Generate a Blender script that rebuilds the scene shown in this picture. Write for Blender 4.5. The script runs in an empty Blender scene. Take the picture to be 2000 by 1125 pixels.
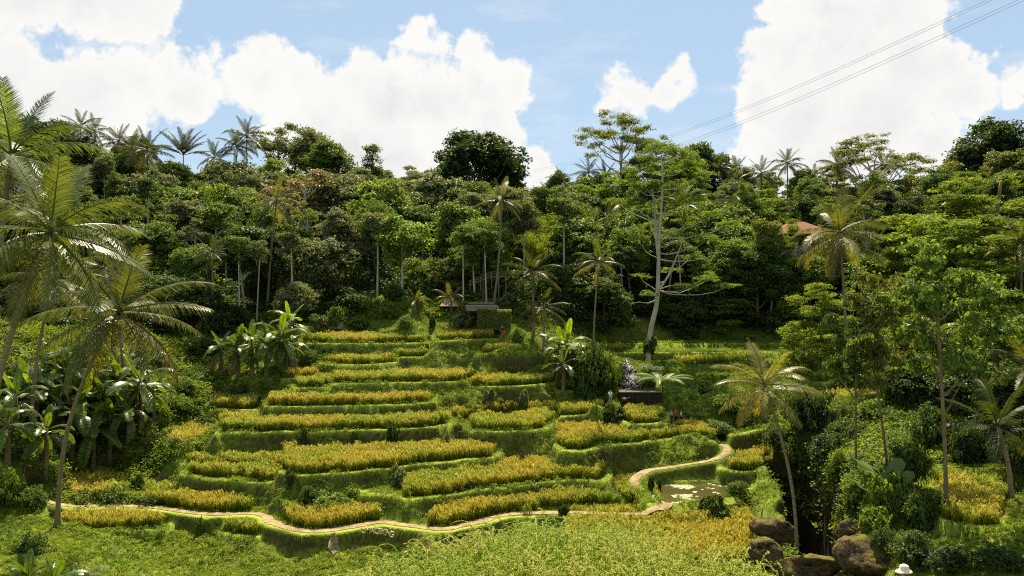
import bpy, math, random
import numpy as np
from mathutils import Vector, Matrix, Euler

# ------------------------------------------------------------------ camera, sky, sun, exposure
SC = bpy.context.scene
COL = SC.collection
cam_d = bpy.data.cameras.new('camera')
cam = bpy.data.objects.new('camera', cam_d)
COL.objects.link(cam)
cam.location = (0, 0, 0)
cam.rotation_euler = (math.radians(90), 0, 0)
cam_d.sensor_width = 36.0
cam_d.lens = 36.0 * 1570 / 2000
cam_d.clip_start = 0.1
cam_d.clip_end = 6000
SC.camera = cam
FP, CU, CV = 1570.0, 1000.0, 562.5      # focal length and centre of the photograph in its own pixels

SUN_EL, SUN_AZ = 57.0, 4.0              # degrees; azimuth measured from +Y (straight ahead) towards +X
sun_d = bpy.data.lights.new('sun', 'SUN')
sun_d.energy = 5.0
sun_d.angle = math.radians(0.5)
sun_d.color = (1.0, 0.88, 0.65)
sun = bpy.data.objects.new('sun', sun_d)
COL.objects.link(sun)
_az, _el = math.radians(SUN_AZ), math.radians(SUN_EL)
sdir = Vector((math.sin(_az) * math.cos(_el), math.cos(_az) * math.cos(_el), math.sin(_el)))
sun.rotation_euler = sdir.to_track_quat('Z', 'Y').to_euler()

SC.view_settings.view_transform = 'Standard'
SC.view_settings.look = 'None'
SC.view_settings.gamma = 1.0
SC.view_settings.use_curve_mapping = False
SC.view_settings.exposure = 1.3
SC.cycles.max_bounces = 6
SC.cycles.diffuse_bounces = 3
SC.cycles.glossy_bounces = 2
SC.cycles.transmission_bounces = 4
SC.cycles.transparent_max_bounces = 4
SC.cycles.caustics_reflective = False
SC.cycles.caustics_refractive = False
SC.cycles.use_denoising = False
SC.cycles.filter_width = 1.1

world = bpy.data.worlds.new('World')
SC.world = world
world.use_nodes = True
SKY_STRENGTH = 0.05


class NT:
    """small helper round a node tree"""
    def __init__(s, tree):
        s.t = tree
        s.n = tree.nodes
        s.l = tree.links

    def node(s, typ, **kw):
        nd = s.n.new(typ)
        for k, v in kw.items():
            setattr(nd, k, v)
        return nd

    def link(s, a, b):
        s.l.new(a, b)

    def put(s, sock, v):
        if hasattr(v, 'is_output') or isinstance(v, bpy.types.NodeSocket):
            s.l.new(v, sock)
        else:
            sock.default_value = v

    def math(s, op, a, b=0.0, c=0.0, clamp=False):
        nd = s.node('ShaderNodeMath', operation=op, use_clamp=clamp)
        s.put(nd.inputs[0], a); s.put(nd.inputs[1], b); s.put(nd.inputs[2], c)
        return nd.outputs[0]

    def vmath(s, op, a, b=(0, 0, 0)):
        nd = s.node('ShaderNodeVectorMath', operation=op)
        s.put(nd.inputs[0], a)
        if op == 'SCALE':
            s.put(nd.inputs['Scale'], b)
        else:
            s.put(nd.inputs[1], b)
        return nd.outputs['Value'] if op in ('DISTANCE', 'LENGTH', 'DOT_PRODUCT') else nd.outputs['Vector']

    def noise(s, vec, scale, detail=2.0, rough=0.5, col=False):
        nd = s.node('ShaderNodeTexNoise')
        if vec is not None:
            s.link(vec, nd.inputs['Vector'])
        nd.inputs['Scale'].default_value = scale
        nd.inputs['Detail'].default_value = detail
        nd.inputs['Roughness'].default_value = rough
        return nd.outputs['Color'] if col else nd.outputs['Fac']

    def mix(s, f, a, b, blend='MIX'):
        nd = s.node('ShaderNodeMix', data_type='RGBA', blend_type=blend)
        s.put(nd.inputs['Factor'], f)
        A = [i for i in nd.inputs if i.name == 'A' and i.type == 'RGBA'][0]
        B = [i for i in nd.inputs if i.name == 'B' and i.type == 'RGBA'][0]
        s.put(A, rgb(a)); s.put(B, rgb(b))
        return [o for o in nd.outputs if o.type == 'RGBA'][0]

    def ramp(s, f, lo, hi, a=0.0, b=1.0, smooth=False):
        nd = s.node('ShaderNodeMapRange', clamp=True)
        if smooth:
            nd.interpolation_type = 'SMOOTHSTEP'
        s.put(nd.inputs['Value'], f)
        nd.inputs['From Min'].default_value = lo
        nd.inputs['From Max'].default_value = hi
        nd.inputs['To Min'].default_value = a
        nd.inputs['To Max'].default_value = b
        return nd.outputs['Result']


def rgb(c):
    if isinstance(c, (tuple, list)) and len(c) == 3:
        return (c[0], c[1], c[2], 1.0)
    return c


def build_sky():
    w = NT(world.node_tree)
    w.n.clear()
    out = w.node('ShaderNodeOutputWorld')
    bg = w.node('ShaderNodeBackground')
    bg.inputs['Strength'].default_value = SKY_STRENGTH
    w.link(bg.outputs[0], out.inputs[0])
    sky = w.node('ShaderNodeTexSky', sky_type='NISHITA')
    sky.sun_disc = False
    sky.sun_elevation = math.radians(SUN_EL)
    sky.sun_rotation = math.radians(SUN_AZ)
    sky.altitude = 300
    sky.air_density = 1.0
    sky.dust_density = 0.6
    sky.ozone_density = 1.6
    tc = w.node('ShaderNodeTexCoord')
    d = w.vmath('NORMALIZE', tc.outputs['Generated'])
    n1 = w.noise(d, 9.0, 5.0, 0.62, col=True)
    n1 = w.vmath('SUBTRACT', n1, (0.5, 0.5, 0.5))
    n2 = w.noise(d, 34.0, 4.0, 0.6, col=True)
    n2 = w.vmath('SUBTRACT', n2, (0.5, 0.5, 0.5))
    dd = w.vmath('ADD', d, w.vmath('SCALE', n1, 0.085))
    dd = w.vmath('ADD', dd, w.vmath('SCALE', n2, 0.042))
    n3 = w.vmath('SUBTRACT', w.noise(d, 95.0, 3.0, 0.6, col=True), (0.5, 0.5, 0.5))
    dd = w.vmath('ADD', dd, w.vmath('SCALE', n3, 0.016))
    blobs = {
        26: [(470, 118), (1010, 190), (1330, 150), (1335, 172), (1930, 130), (1975, 190), (1080, 330), (1190, 205),
             (1035, 352), (805, 45), (1440, 295), (410, 120), (335, 15)],
        42: [(325, 120), (400, 175), (515, 110), (800, 70), (850, 85), (915, 85), (700, 132), (1000, 165), (1212, 168),
             (1240, 192), (1292, 180), (1510, 100), (1460, 250), (1990, 165), (1890, 312), (1862, 335), (1910, 145),
             (1056, 318), (1520, 30), (1830, 320), (310, 20)],
        65: [(260, 160), (370, 185), (500, 165), (565, 165), (675, 175), (935, 150), (955, 215), (1500, 195), (1790, 55),
             (1870, 185), (1800, 285), (1850, 125), (260, 25), (560, 260), (1560, 105)],
        95: [(20, 175), (100, 215), (190, 195), (615, 240), (770, 190), (850, 205), (940, 290), (700, 300), (1580, 230),
             (1620, 20), (1735, 25), (1650, 120), (1760, 125), (1700, 230), (1540, 320), (1650, 330), ],
        75: [(40, -5), (150, 0), (230, 10)],
        130: [(20, 290), (110, 300), (650, 350), (800, 320)],
    }
    dens = None
    for r, lst in blobs.items():
        cur = None
        for (u, v) in lst:
            c = Vector(((u - CU) / FP, 1.0, (CV - v) / FP)).normalized()
            q = w.vmath('DISTANCE', dd, tuple(c))
            cur = q if cur is None else w.math('MINIMUM', cur, q)
        cur = w.math('SUBTRACT', cur, r / FP * 0.93)
        dens = cur if dens is None else w.math('SMOOTH_MIN', dens, cur, 0.012)
    # cumulus elsewhere in the sky, same kind of cloud, away from the part worked out above
    far = w.noise(dd, 2.3, 5.0, 0.55)
    far = w.ramp(far, 0.60, 0.46, -0.02, 0.12)
    sep = w.node('ShaderNodeSeparateXYZ')
    w.link(d, sep.inputs[0])
    inview = w.math('MULTIPLY', w.ramp(w.vmath('DOT_PRODUCT', d, (0, 0.97, 0.24)), 0.74, 0.80), 0.3)
    far = w.math('ADD', far, inview)
    far = w.math('ADD', far, w.ramp(sep.outputs[2], 0.05, 0.0, 0.0, 0.2))
    dens = w.math('MINIMUM', dens, far)
    edge = w.ramp(dens, 0.004, -0.008, 0.0, 1.0, smooth=True)
    # thin wisps
    wv = w.node('ShaderNodeMapping')
    w.link(d, wv.inputs['Vector'])
    wv.inputs['Rotation'].default_value = (0, 0.5, 0)
    wv.inputs['Scale'].default_value = (3.0, 3.0, 13.0)
    wisp = w.ramp(w.noise(wv.outputs[0], 2.2, 6.0, 0.6), 0.52, 0.80, 0.0, 0.42)
    cover = w.math('MAXIMUM', edge, wisp)
    g = w.noise(dd, 7.0, 4.0, 0.55)
    inner = w.ramp(dens, 0.0, -0.075, 0.0, 1.0)
    grey = w.math('MULTIPLY', w.ramp(g, 0.34, 0.58, 0.0, 1.0), inner)
    ccol = w.mix(grey, (8.1, 8.0, 7.75), (6.1, 6.08, 6.1))
    # a pale, humid tropical blue
    blue = w.mix(1.0, sky.outputs[0], (0.95, 0.97, 0.96), 'MULTIPLY')
    blue = w.mix(0.60, blue, (4.6, 6.0, 7.4))
    w.link(w.mix(cover, blue, ccol), bg.inputs['Color'])


build_sky()
world.cycles.sampling_method = 'MANUAL'
world.cycles.sample_map_resolution = 512

# ------------------------------------------------------------------ mesh helpers


def tag(o, label=None, cat=None, group=None, kind=None):
    if label: o['label'] = label
    if cat: o['category'] = cat
    if group: o['group'] = group
    if kind: o['kind'] = kind
    return o


def mk_mesh(name, V, polys, mats=None, attrs=None, smooth=False, mi=None):
    """V (N,3); polys = list of (M,k) int arrays"""
    V = np.asarray(V, dtype=np.float32).reshape(-1, 3)
    polys = [np.asarray(p, dtype=np.int32) for p in polys if len(p)]
    me = bpy.data.meshes.new(name)
    me.vertices.add(len(V))
    me.vertices.foreach_set('co', V.ravel())
    if polys:
        flat = np.concatenate([p.ravel() for p in polys])
        sizes = np.concatenate([np.full(len(p), p.shape[1], dtype=np.int32) for p in polys])
        starts = np.concatenate([[0], np.cumsum(sizes)[:-1]]).astype(np.int32)
        me.loops.add(len(flat))
        me.loops.foreach_set('vertex_index', flat)
        me.polygons.add(len(sizes))
        me.polygons.foreach_set('loop_start', starts)
        if smooth:
            me.polygons.foreach_set('use_smooth', np.ones(len(sizes), dtype=bool))
        else:
            me.polygons.foreach_set('use_smooth', np.zeros(len(sizes), dtype=bool))
        if mi is not None:
            me.polygons.foreach_set('material_index', np.asarray(mi, dtype=np.int32))
    me.update(calc_edges=True)
    for k, a in (attrs or {}).items():
        at = me.attributes.new(k, 'FLOAT', 'POINT')
        at.data.foreach_set('value', np.asarray(a, dtype=np.float32))
    for m in (mats if isinstance(mats, (list, tuple)) else [mats]):
        if m is not None:
            me.materials.append(m)
    return me


class MB:
    """collects geometry for one mesh"""
    def __init__(s):
        s.V = []; s.Q = []; s.T = []; s.tone = []; s.n = 0

    def add(s, V, Q=None, T=None, tone=0.5):
        V = np.asarray(V, dtype=float).reshape(-1, 3)
        if Q is not None and len(Q): s.Q.append(np.asarray(Q, dtype=int).reshape(-1, 4) + s.n)
        if T is not None and len(T): s.T.append(np.asarray(T, dtype=int).reshape(-1, 3) + s.n)
        s.V.append(V)
        s.tone.append(np.broadcast_to(np.asarray(tone, dtype=float), (len(V),)).copy())
        s.n += len(V)

    def tube(s, P, R, sides=7, tone=0.5, cap=True):
        P = np.asarray(P, dtype=float); n = len(P)
        R = np.broadcast_to(np.asarray(R, dtype=float), (n,))
        tan = np.gradient(P, axis=0)
        tan /= np.linalg.norm(tan, axis=1)[:, None] + 1e-9
        ref = np.array([0, 1.0, 0.03]) if abs(tan[0, 2]) > 0.7 else np.array([0, 0, 1.0])
        a = np.cross(tan, ref); a /= np.linalg.norm(a, axis=1)[:, None] + 1e-9
        b = np.cross(a, tan)
        th = np.arange(sides) * 2 * np.pi / sides
        V = P[:, None, :] + R[:, None, None] * (np.cos(th)[None, :, None] * a[:, None, :] + np.sin(th)[None, :, None] * b[:, None, :])
        V = V.reshape(-1, 3)
        i = np.arange(n - 1)[:, None] * sides; j = np.arange(sides)[None, :]; k = (j + 1) % sides
        Q = np.stack([i + j, i + k, i + sides + k, i + sides + j], -1).reshape(-1, 4)
        T = []
        if cap:
            V = np.vstack([V, P[:1], P[-1:]])
            c0, c1 = n * sides, n * sides + 1
            for q in range(sides):
                T.append((c0, (q + 1) % sides, q))
                T.append((c1, (n - 1) * sides + q, (n - 1) * sides + (q + 1) % sides))
        s.add(V, Q, T, tone)

    def box(s, c, size, rot=None, tone=0.5):
        c = np.asarray(c, float); h = np.asarray(size, float) / 2
        V = np.array([(x, y, z) for x in (-1, 1) for y in (-1, 1) for z in (-1, 1)], float) * h
        if rot is not None:
            V = V @ np.array(Euler(rot).to_matrix()).T
        s.add(V + c, [(0, 1, 3, 2), (4, 6, 7, 5), (0, 4, 5, 1), (2, 3, 7, 6), (0, 2, 6, 4), (1, 5, 7, 3)], None, tone)

    def cards(s, C, N, L, W, rng, tone=0.5, T=None, fold=0.12):
        """leaf-shaped quads: centres, normals, length, width"""
        n = len(C)
        N = N / (np.linalg.norm(N, axis=1)[:, None] + 1e-9)
        if T is None:
            T = rng.normal(size=(n, 3))
        T = T - N * (T * N).sum(1)[:, None]
        T /= np.linalg.norm(T, axis=1)[:, None] + 1e-9
        B = np.cross(N, T)
        L = np.broadcast_to(L, (n,))[:, None]; W = np.broadcast_to(W, (n,))[:, None]
        V = np.stack([C - T * L * 0.5, C + B * W * 0.5 + N * W * fold - T * L * .06, C + T * L * 0.5 - N * L * .08, C - B * W * 0.5 + N * W * fold - T * L * .06], 1).reshape(-1, 3)
        Q = np.arange(n * 4).reshape(-1, 4)
        tone = np.repeat(np.broadcast_to(np.asarray(tone, float), (n,)), 4)
        s.add(V, Q, None, tone)

    def mesh(s, name, mats, smooth=False):
        return mk_mesh(name, np.vstack(s.V), ([np.vstack(s.Q)] if s.Q else []) + ([np.vstack(s.T)] if s.T else []), mats,
                       {'tone': np.concatenate(s.tone)}, smooth)


def obj(name, me, parent=None, loc=(0, 0, 0), rot=(0, 0, 0), scale=(1, 1, 1), color=None):
    o = bpy.data.objects.new(name, me)
    COL.objects.link(o)
    if parent is not None: o.parent = parent
    o.location = loc; o.rotation_euler = rot; o.scale = scale
    if color is not None: o.color = (color[0], color[1], color[2], 1.0)
    return o


def thing(name, loc, label, cat, group=None, rotz=0.0, scale=(1, 1, 1)):
    o = bpy.data.objects.new(name, None)
    o.empty_display_size = 0.5
    COL.objects.link(o)
    o.location = loc; o.rotation_euler = (0, 0, rotz); o.scale = scale
    return tag(o, label, cat, group)


# ------------------------------------------------------------------ materials
def new_mat(name):
    m = bpy.data.materials.new(name)
    m.use_nodes = True
    t = NT(m.node_tree)
    t.n.clear()
    out = t.node('ShaderNodeOutputMaterial')
    return m, t, out


def principled(t, col, rough=0.6, spec=0.3):
    p = t.node('ShaderNodeBsdfPrincipled')
    t.put(p.inputs['Base Color'], rgb(col))
    t.put(p.inputs['Roughness'], rough)
    p.inputs['Specular IOR Level'].default_value = spec
    return p


def leaf_shader(t, out, col, rough=0.42, spec=0.4, trans=0.38, warm=(1.25, 1.15, 0.5)):
    p = principled(t, col, rough, spec)
    tr = t.node('ShaderNodeBsdfTranslucent')
    t.link(t.mix(1.0, col, warm, 'MULTIPLY'), tr.inputs['Color'])
    mx = t.node('ShaderNodeMixShader')
    mx.inputs[0].default_value = trans
    t.link(p.outputs[0], mx.inputs[1]); t.link(tr.outputs[0], mx.inputs[2])
    t.link(mx.outputs[0], out.inputs[0])


def leaf_mat(name, lo=0.6, hi=1.5, rough=0.42, spec=0.4, trans=0.42, yellow=0.12):
    """foliage coloured by the object's own colour, each leaf a little different"""
    m, t, out = new_mat(name)
    oi = t.node('ShaderNodeObjectInfo')
    ge = t.node('ShaderNodeNewGeometry')
    r = ge.outputs['Random Per Island']
    c = t.mix(1.0, oi.outputs['Color'], t.ramp(r, 0, 1, lo, hi), 'MULTIPLY')
    r2 = t.math('FRACT', t.math('MULTIPLY', r, 37.7))
    c = t.mix(t.ramp(r2, 1 - yellow, 1.0, 0.0, 0.6), c, t.mix(1.0, c, (2.2, 1.7, 0.8), 'MULTIPLY'))
    leaf_shader(t, out, c, rough, spec, trans)
    return m


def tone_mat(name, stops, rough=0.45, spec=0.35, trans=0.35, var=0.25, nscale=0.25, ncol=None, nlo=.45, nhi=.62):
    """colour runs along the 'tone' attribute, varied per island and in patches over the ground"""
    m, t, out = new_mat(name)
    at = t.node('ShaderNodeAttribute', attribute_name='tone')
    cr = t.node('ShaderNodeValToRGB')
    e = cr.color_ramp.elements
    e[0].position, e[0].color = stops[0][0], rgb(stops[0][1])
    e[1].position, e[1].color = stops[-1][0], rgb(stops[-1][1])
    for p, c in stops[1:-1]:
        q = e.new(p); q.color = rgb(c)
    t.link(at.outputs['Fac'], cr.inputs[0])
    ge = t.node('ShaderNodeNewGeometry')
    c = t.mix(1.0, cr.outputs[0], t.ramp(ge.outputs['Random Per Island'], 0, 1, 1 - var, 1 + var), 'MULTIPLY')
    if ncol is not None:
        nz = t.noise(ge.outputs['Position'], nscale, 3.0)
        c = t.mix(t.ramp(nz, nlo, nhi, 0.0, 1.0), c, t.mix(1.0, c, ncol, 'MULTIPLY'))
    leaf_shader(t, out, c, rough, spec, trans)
    return m


def plain_mat(name, col, rough=0.8, spec=0.2, nscale=6.0, var=0.35, bump=0.0, stretch=None):
    m, t, out = new_mat(name)
    tc = t.node('ShaderNodeTexCoord')
    vec = tc.outputs['Object']
    if stretch:
        mp = t.node('ShaderNodeMapping'); mp.inputs['Scale'].default_value = stretch
        t.link(vec, mp.inputs['Vector']); vec = mp.outputs[0]
    nz = t.noise(vec, nscale, 5.0, 0.6)
    c = t.mix(1.0, rgb(col), t.ramp(nz, 0.25, 0.75, 1 - var, 1 + var), 'MULTIPLY')
    p = principled(t, c, rough, spec)
    if bump:
        b = t.node('ShaderNodeBump'); b.inputs['Strength'].default_value = bump; b.inputs['Distance'].default_value = 0.05
        t.link(nz, b.inputs['Height']); t.link(b.outputs[0], p.inputs['Normal'])
    t.link(p.outputs[0], out.inputs[0])
    return m


M = {}
M['leaf'] = leaf_mat('leaf', 0.6, 1.5, 0.50, 0.24, 0.44)
M['feather'] = leaf_mat('feather_leaf', 0.7, 1.4, 0.6, 0.12, 0.50, 0.05)
M['frond'] = leaf_mat('palm_leaflet', 0.7, 1.35, 0.44, 0.32, 0.42, 0.06)
M['banana'] = leaf_mat('banana_leaf', 0.75, 1.3, 0.38, 0.4, 0.42, 0.03)
M['bark'] = plain_mat('bark', (0.16, 0.12, 0.075), 0.9, 0.1, 3.0, 0.5, 0.4, (1, 1, 0.4))
M['pale_bark'] = plain_mat('pale_bark', (0.40, 0.35, 0.26), 0.85, 0.15, 2.0, 0.35, 0.3, (1, 1, 0.5))
M['palm_bark'] = plain_mat('palm_bark', (0.20, 0.155, 0.10), 0.9, 0.1, 5.0, 0.45, 0.5, (0.4, 0.4, 2.5))
M['banana_stem'] = plain_mat('banana_stem', (0.13, 0.10, 0.045), 0.6, 0.3, 3.0, 0.5, 0.2, (1, 1, .3))
M['rachis'] = plain_mat('frond_midrib', (0.20, 0.17, 0.05), 0.5, 0.4, 3.0, 0.2)
M['coconut'] = plain_mat('coconut_husk', (0.16, 0.11, 0.03), 0.6, 0.3, 6.0, 0.4)
def rock_mat():
    m, t, out = new_mat('mossy_rock')
    tc = t.node('ShaderNodeTexCoord'); ge = t.node('ShaderNodeNewGeometry')
    pos = ge.outputs['Position']
    n1 = t.noise(pos, 1.1, 6.0, 0.68); n2 = t.noise(pos, 5.5, 5.0, 0.7)
    mp = t.node('ShaderNodeMapping'); mp.inputs['Rotation'].default_value = (0.35, 0.5, 0.2); mp.inputs['Scale'].default_value = (1.0, 1.0, 2.4)
    t.link(pos, mp.inputs['Vector'])
    n3 = t.noise(mp.outputs[0], 1.2, 5.0, 0.65)
    c = t.mix(t.ramp(n2, .3, .7), (0.035, 0.025, 0.014), (0.17, 0.115, 0.065))
    sep = t.node('ShaderNodeSeparateXYZ'); t.link(ge.outputs['Normal'], sep.inputs[0])
    up = t.math('ADD', sep.outputs[2], t.math('MULTIPLY', t.math('SUBTRACT', n1, .5), 3.2))
    c = t.mix(t.ramp(up, 0.55, 1.05), c, t.mix(n2, (0.06, 0.065, 0.010), (0.19, 0.17, 0.030)))
    c = t.mix(t.ramp(n3, .35, .5), (0.018, 0.014, 0.009), c)
    p = principled(t, c, .95, .08)
    b = t.node('ShaderNodeBump'); b.inputs['Strength'].default_value = 1.0; b.inputs['Distance'].default_value = .25
    t.link(t.math('ADD', t.math('ADD', n1, n3), t.math('MULTIPLY', n2, .5)), b.inputs['Height']); t.link(b.outputs[0], p.inputs['Normal'])
    t.link(p.outputs[0], out.inputs[0])
    return m


M['rock'] = rock_mat()
M['wet_rock'] = plain_mat('wet_rock', (0.026, 0.020, 0.013), 0.65, 0.25, 3.0, 0.9, 0.8)
M['wood'] = plain_mat('weathered_wood', (0.22, 0.17, 0.11), 0.85, 0.15, 4.0, 0.35, 0.3, (1, 1, 6))
M['darkwood'] = plain_mat('dark_wood', (0.07, 0.05, 0.03), 0.85, 0.15, 4.0, 0.35)
M['stone'] = plain_mat('stone', (0.22, 0.19, 0.14), 0.9, 0.1, 2.0, 0.4, 0.4)
M['render'] = plain_mat('pale_render', (0.30, 0.26, 0.21), 0.9, 0.1, 1.0, 0.3)
M['red_tile'] = plain_mat('red_roof_tile', (0.20, 0.085, 0.045), 0.85, 0.1, 2.5, 0.4)
M['grey_sheet'] = plain_mat('grey_roof_sheet', (0.22, 0.20, 0.17), 0.8, 0.2, 1.5, 0.3)
M['brown_tile'] = plain_mat('brown_roof_tile', (0.30, 0.19, 0.12), 0.9, 0.1, 3.0, 0.4)
M['glass'] = plain_mat('dark_window', (0.02, 0.02, 0.02), 0.15, 0.5, 1.0, 0.1)
M['letter'] = plain_mat('weathered_letter', (0.50, 0.45, 0.28), 0.8, 0.2, 2.0, 0.3)
M['white_letter'] = plain_mat('white_letter', (0.62, 0.62, 0.58), 0.7, 0.2, 2.0, 0.2)
M['wire'] = plain_mat('wire', (0.30, 0.30, 0.31), 0.6, 0.3)


def cloth(name, c):
    return plain_mat(name, c, 0.85, 0.1, 8.0, 0.15)


M['skin'] = plain_mat('skin', (0.34, 0.19, 0.12), 0.6, 0.3, 3.0, 0.1)
M['hair'] = plain_mat('hair', (0.02, 0.014, 0.01), 0.6, 0.3)
M['redhair'] = plain_mat('auburn_hair', (0.20, 0.07, 0.03), 0.6, 0.3)
for k, c in dict(white=(.75, .74, .7), red=(.5, .04, .03), black=(.015, .015, .018), navy=(.03, .05, .11), grey=(.3, .3, .3), pink=(.6, .25, .25), blue=(.22, .3, .45), cream=(.72, .66, .52)).items():
    M['c_' + k] = cloth('cloth_' + k, c)

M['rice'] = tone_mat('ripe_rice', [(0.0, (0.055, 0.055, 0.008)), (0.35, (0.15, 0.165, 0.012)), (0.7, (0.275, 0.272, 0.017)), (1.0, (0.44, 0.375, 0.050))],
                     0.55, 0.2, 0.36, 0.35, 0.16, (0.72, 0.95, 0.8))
M['green_rice'] = tone_mat('heading_rice', [(0.0, (0.06, 0.10, 0.010)), (0.45, (0.17, 0.29, 0.022)), (0.75, (0.32, 0.40, 0.06)), (1.0, (0.62, 0.55, 0.20))],
                           0.5, 0.3, 0.42, 0.3, 0.5, (0.75, 0.95, 0.7))
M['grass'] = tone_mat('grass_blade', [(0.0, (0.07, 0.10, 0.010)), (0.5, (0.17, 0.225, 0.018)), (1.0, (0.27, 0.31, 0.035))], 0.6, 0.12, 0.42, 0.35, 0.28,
                      (0.50, 0.72, 0.6))
M['weed'] = tone_mat('weed_leaf', [(0.0, (0.085, 0.125, 0.010)), (1.0, (0.23, 0.30, 0.028))], 0.55, 0.18, 0.42, 0.45, 0.2, (0.5, 0.65, 0.6))
M['dark_grass'] = tone_mat('bank_grass_blade', [(0.0, (0.03, 0.045, 0.008)), (1.0, (0.105, 0.135, 0.016))], 0.6, 0.1, 0.35, 0.4, 0.4, (0.55, 0.72, 0.6))  # darker grass copy for steep faces, deepening their shade below the bright lips
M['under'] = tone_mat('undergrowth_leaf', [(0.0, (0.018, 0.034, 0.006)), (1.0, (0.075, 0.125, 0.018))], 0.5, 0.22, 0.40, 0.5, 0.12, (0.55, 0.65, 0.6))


def ground_mat():
    m, t, out = new_mat('grassy_earth')
    ge = t.node('ShaderNodeNewGeometry')
    pos = ge.outputs['Position']
    sep = t.node('ShaderNodeSeparateXYZ'); t.link(ge.outputs['Normal'], sep.inputs[0])
    n4 = t.noise(pos, 0.55, 5.0, 0.62)
    n1 = t.noise(pos, 0.22, 4.0, 0.6)
    n2 = t.noise(pos, 2.6, 5.0, 0.65)
    n3 = t.noise(pos, 9.0, 3.0, 0.6)
    g = t.mix(t.ramp(n1, 0.38, 0.62), (0.095, 0.150, 0.014), (0.165, 0.195, 0.022))
    g = t.mix(t.ramp(n2, 0.46, 0.70), g, (0.045, 0.070, 0.010))
    g = t.mix(t.ramp(n4, 0.57, 0.66), g, t.mix(n3, (0.10, 0.075, 0.034), (0.20, 0.145, 0.070)))
    bd = t.node('ShaderNodeAttribute', attribute_name='lit_lip')
    g = t.mix(t.math('MULTIPLY', bd.outputs['Fac'], t.ramp(n2, .25, .5, .35, 1.0)), g, t.mix(n2, (0.17, 0.235, 0.022), (0.30, 0.335, 0.050)))  # lips coloured brighter, a painted sunlit edge line
    earth = t.mix(n3, (0.038, 0.028, 0.013), (0.095, 0.064, 0.030))
    moss = t.mix(t.ramp(n2, 0.40, 0.58), (0.062, 0.076, 0.012), earth)
    steep = t.math('SUBTRACT', 1.0, sep.outputs[2])
    sf = t.ramp(t.math('ADD', steep, t.math('MULTIPLY', t.math('SUBTRACT', n2, 0.5), 0.6)), 0.34, 0.74)
    c = t.mix(sf, g, moss)
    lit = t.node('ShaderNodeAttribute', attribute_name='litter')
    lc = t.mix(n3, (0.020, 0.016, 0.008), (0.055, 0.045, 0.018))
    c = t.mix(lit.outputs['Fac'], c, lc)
    c = t.mix(1.0, c, t.ramp(n3, 0.2, 0.8, 0.7, 1.3), 'MULTIPLY')
    p = principled(t, c, 0.95, 0.08)
    b = t.node('ShaderNodeBump'); b.inputs['Strength'].default_value = 0.7; b.inputs['Distance'].default_value = 0.12
    t.link(t.math('ADD', n2, t.math('MULTIPLY', n3, 0.5)), b.inputs['Height']); t.link(b.outputs[0], p.inputs['Normal'])
    t.link(p.outputs[0], out.inputs[0])
    return m


M['ground'] = ground_mat()


def path_mat():
    m, t, out = new_mat('trodden_earth')
    ge = t.node('ShaderNodeNewGeometry')
    n = t.noise(ge.outputs['Position'], 1.6, 5.0, 0.65)
    n2 = t.noise(ge.outputs['Position'], 8.0, 4.0, 0.6)
    c = t.mix(t.ramp(n, 0.35, 0.65), (0.36, 0.275, 0.155), (0.17, 0.125, 0.062))
    c = t.mix(1.0, c, t.ramp(n2, 0.2, 0.8, 0.75, 1.2), 'MULTIPLY')
    p = principled(t, c, 0.95, 0.05)
    b = t.node('ShaderNodeBump'); b.inputs['Strength'].default_value = 0.5; b.inputs['Distance'].default_value = 0.05
    t.link(n2, b.inputs['Height']); t.link(b.outputs[0], p.inputs['Normal'])
    t.link(p.outputs[0], out.inputs[0])
    return m


M['path'] = path_mat()


def pond_mat():
    m, t, out = new_mat('muddy_water')
    p = principled(t, (0.060, 0.050, 0.018), 0.10, 0.4)
    n = t.noise(None, 6.0, 2.0)
    b = t.node('ShaderNodeBump'); b.inputs['Strength'].default_value = 0.08; b.inputs['Distance'].default_value = 0.02
    t.link(n, b.inputs['Height']); t.link(b.outputs[0], p.inputs['Normal'])
    t.link(p.outputs[0], out.inputs[0])
    return m


M['pond'] = pond_mat()


def fall_mat():
    m, t, out = new_mat('falling_water')
    p = principled(t, (0.42, 0.44, 0.45), 0.4, 0.4)
    p.inputs['Subsurface Weight'].default_value = 0.0
    t.link(p.outputs[0], out.inputs[0])
    return m


M['fall'] = fall_mat()
# ------------------------------------------------------------------ the lie of the land
def _hash(ix, iy, seed):
    h = (ix.astype(np.int64) * 374761393 + iy.astype(np.int64) * 668265263 + seed * 2147483647) & 0xffffffff
    h = ((h ^ (h >> 13)) * 1274126177) & 0xffffffff
    return ((h ^ (h >> 16)) & 0xffff) / 65535.0


def vnoise(x, y, seed=0):
    x = np.asarray(x, float); y = np.asarray(y, float)
    ix = np.floor(x); iy = np.floor(y)
    fx = x - ix; fy = y - iy
    fx = fx * fx * (3 - 2 * fx); fy = fy * fy * (3 - 2 * fy)
    a = _hash(ix, iy, seed); b = _hash(ix + 1, iy, seed); c = _hash(ix, iy + 1, seed); d = _hash(ix + 1, iy + 1, seed)
    return (a * (1 - fx) + b * fx) * (1 - fy) + (c * (1 - fx) + d * fx) * fy - 0.5


def fbm(x, y, seed=0, oct=3):
    s = 0; a = 1.0
    for o in range(oct):
        s = s + a * vnoise(x * 2 ** o, y * 2 ** o, seed + 17 * o); a *= 0.5
    return s


def ray(u, v, Y):
    return ((u - CU) / FP * Y, Y, (CV - v) / FP * Y)


def onz(u, v, Z):
    return ray(u, v, FP * Z / (CV - v))


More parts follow.
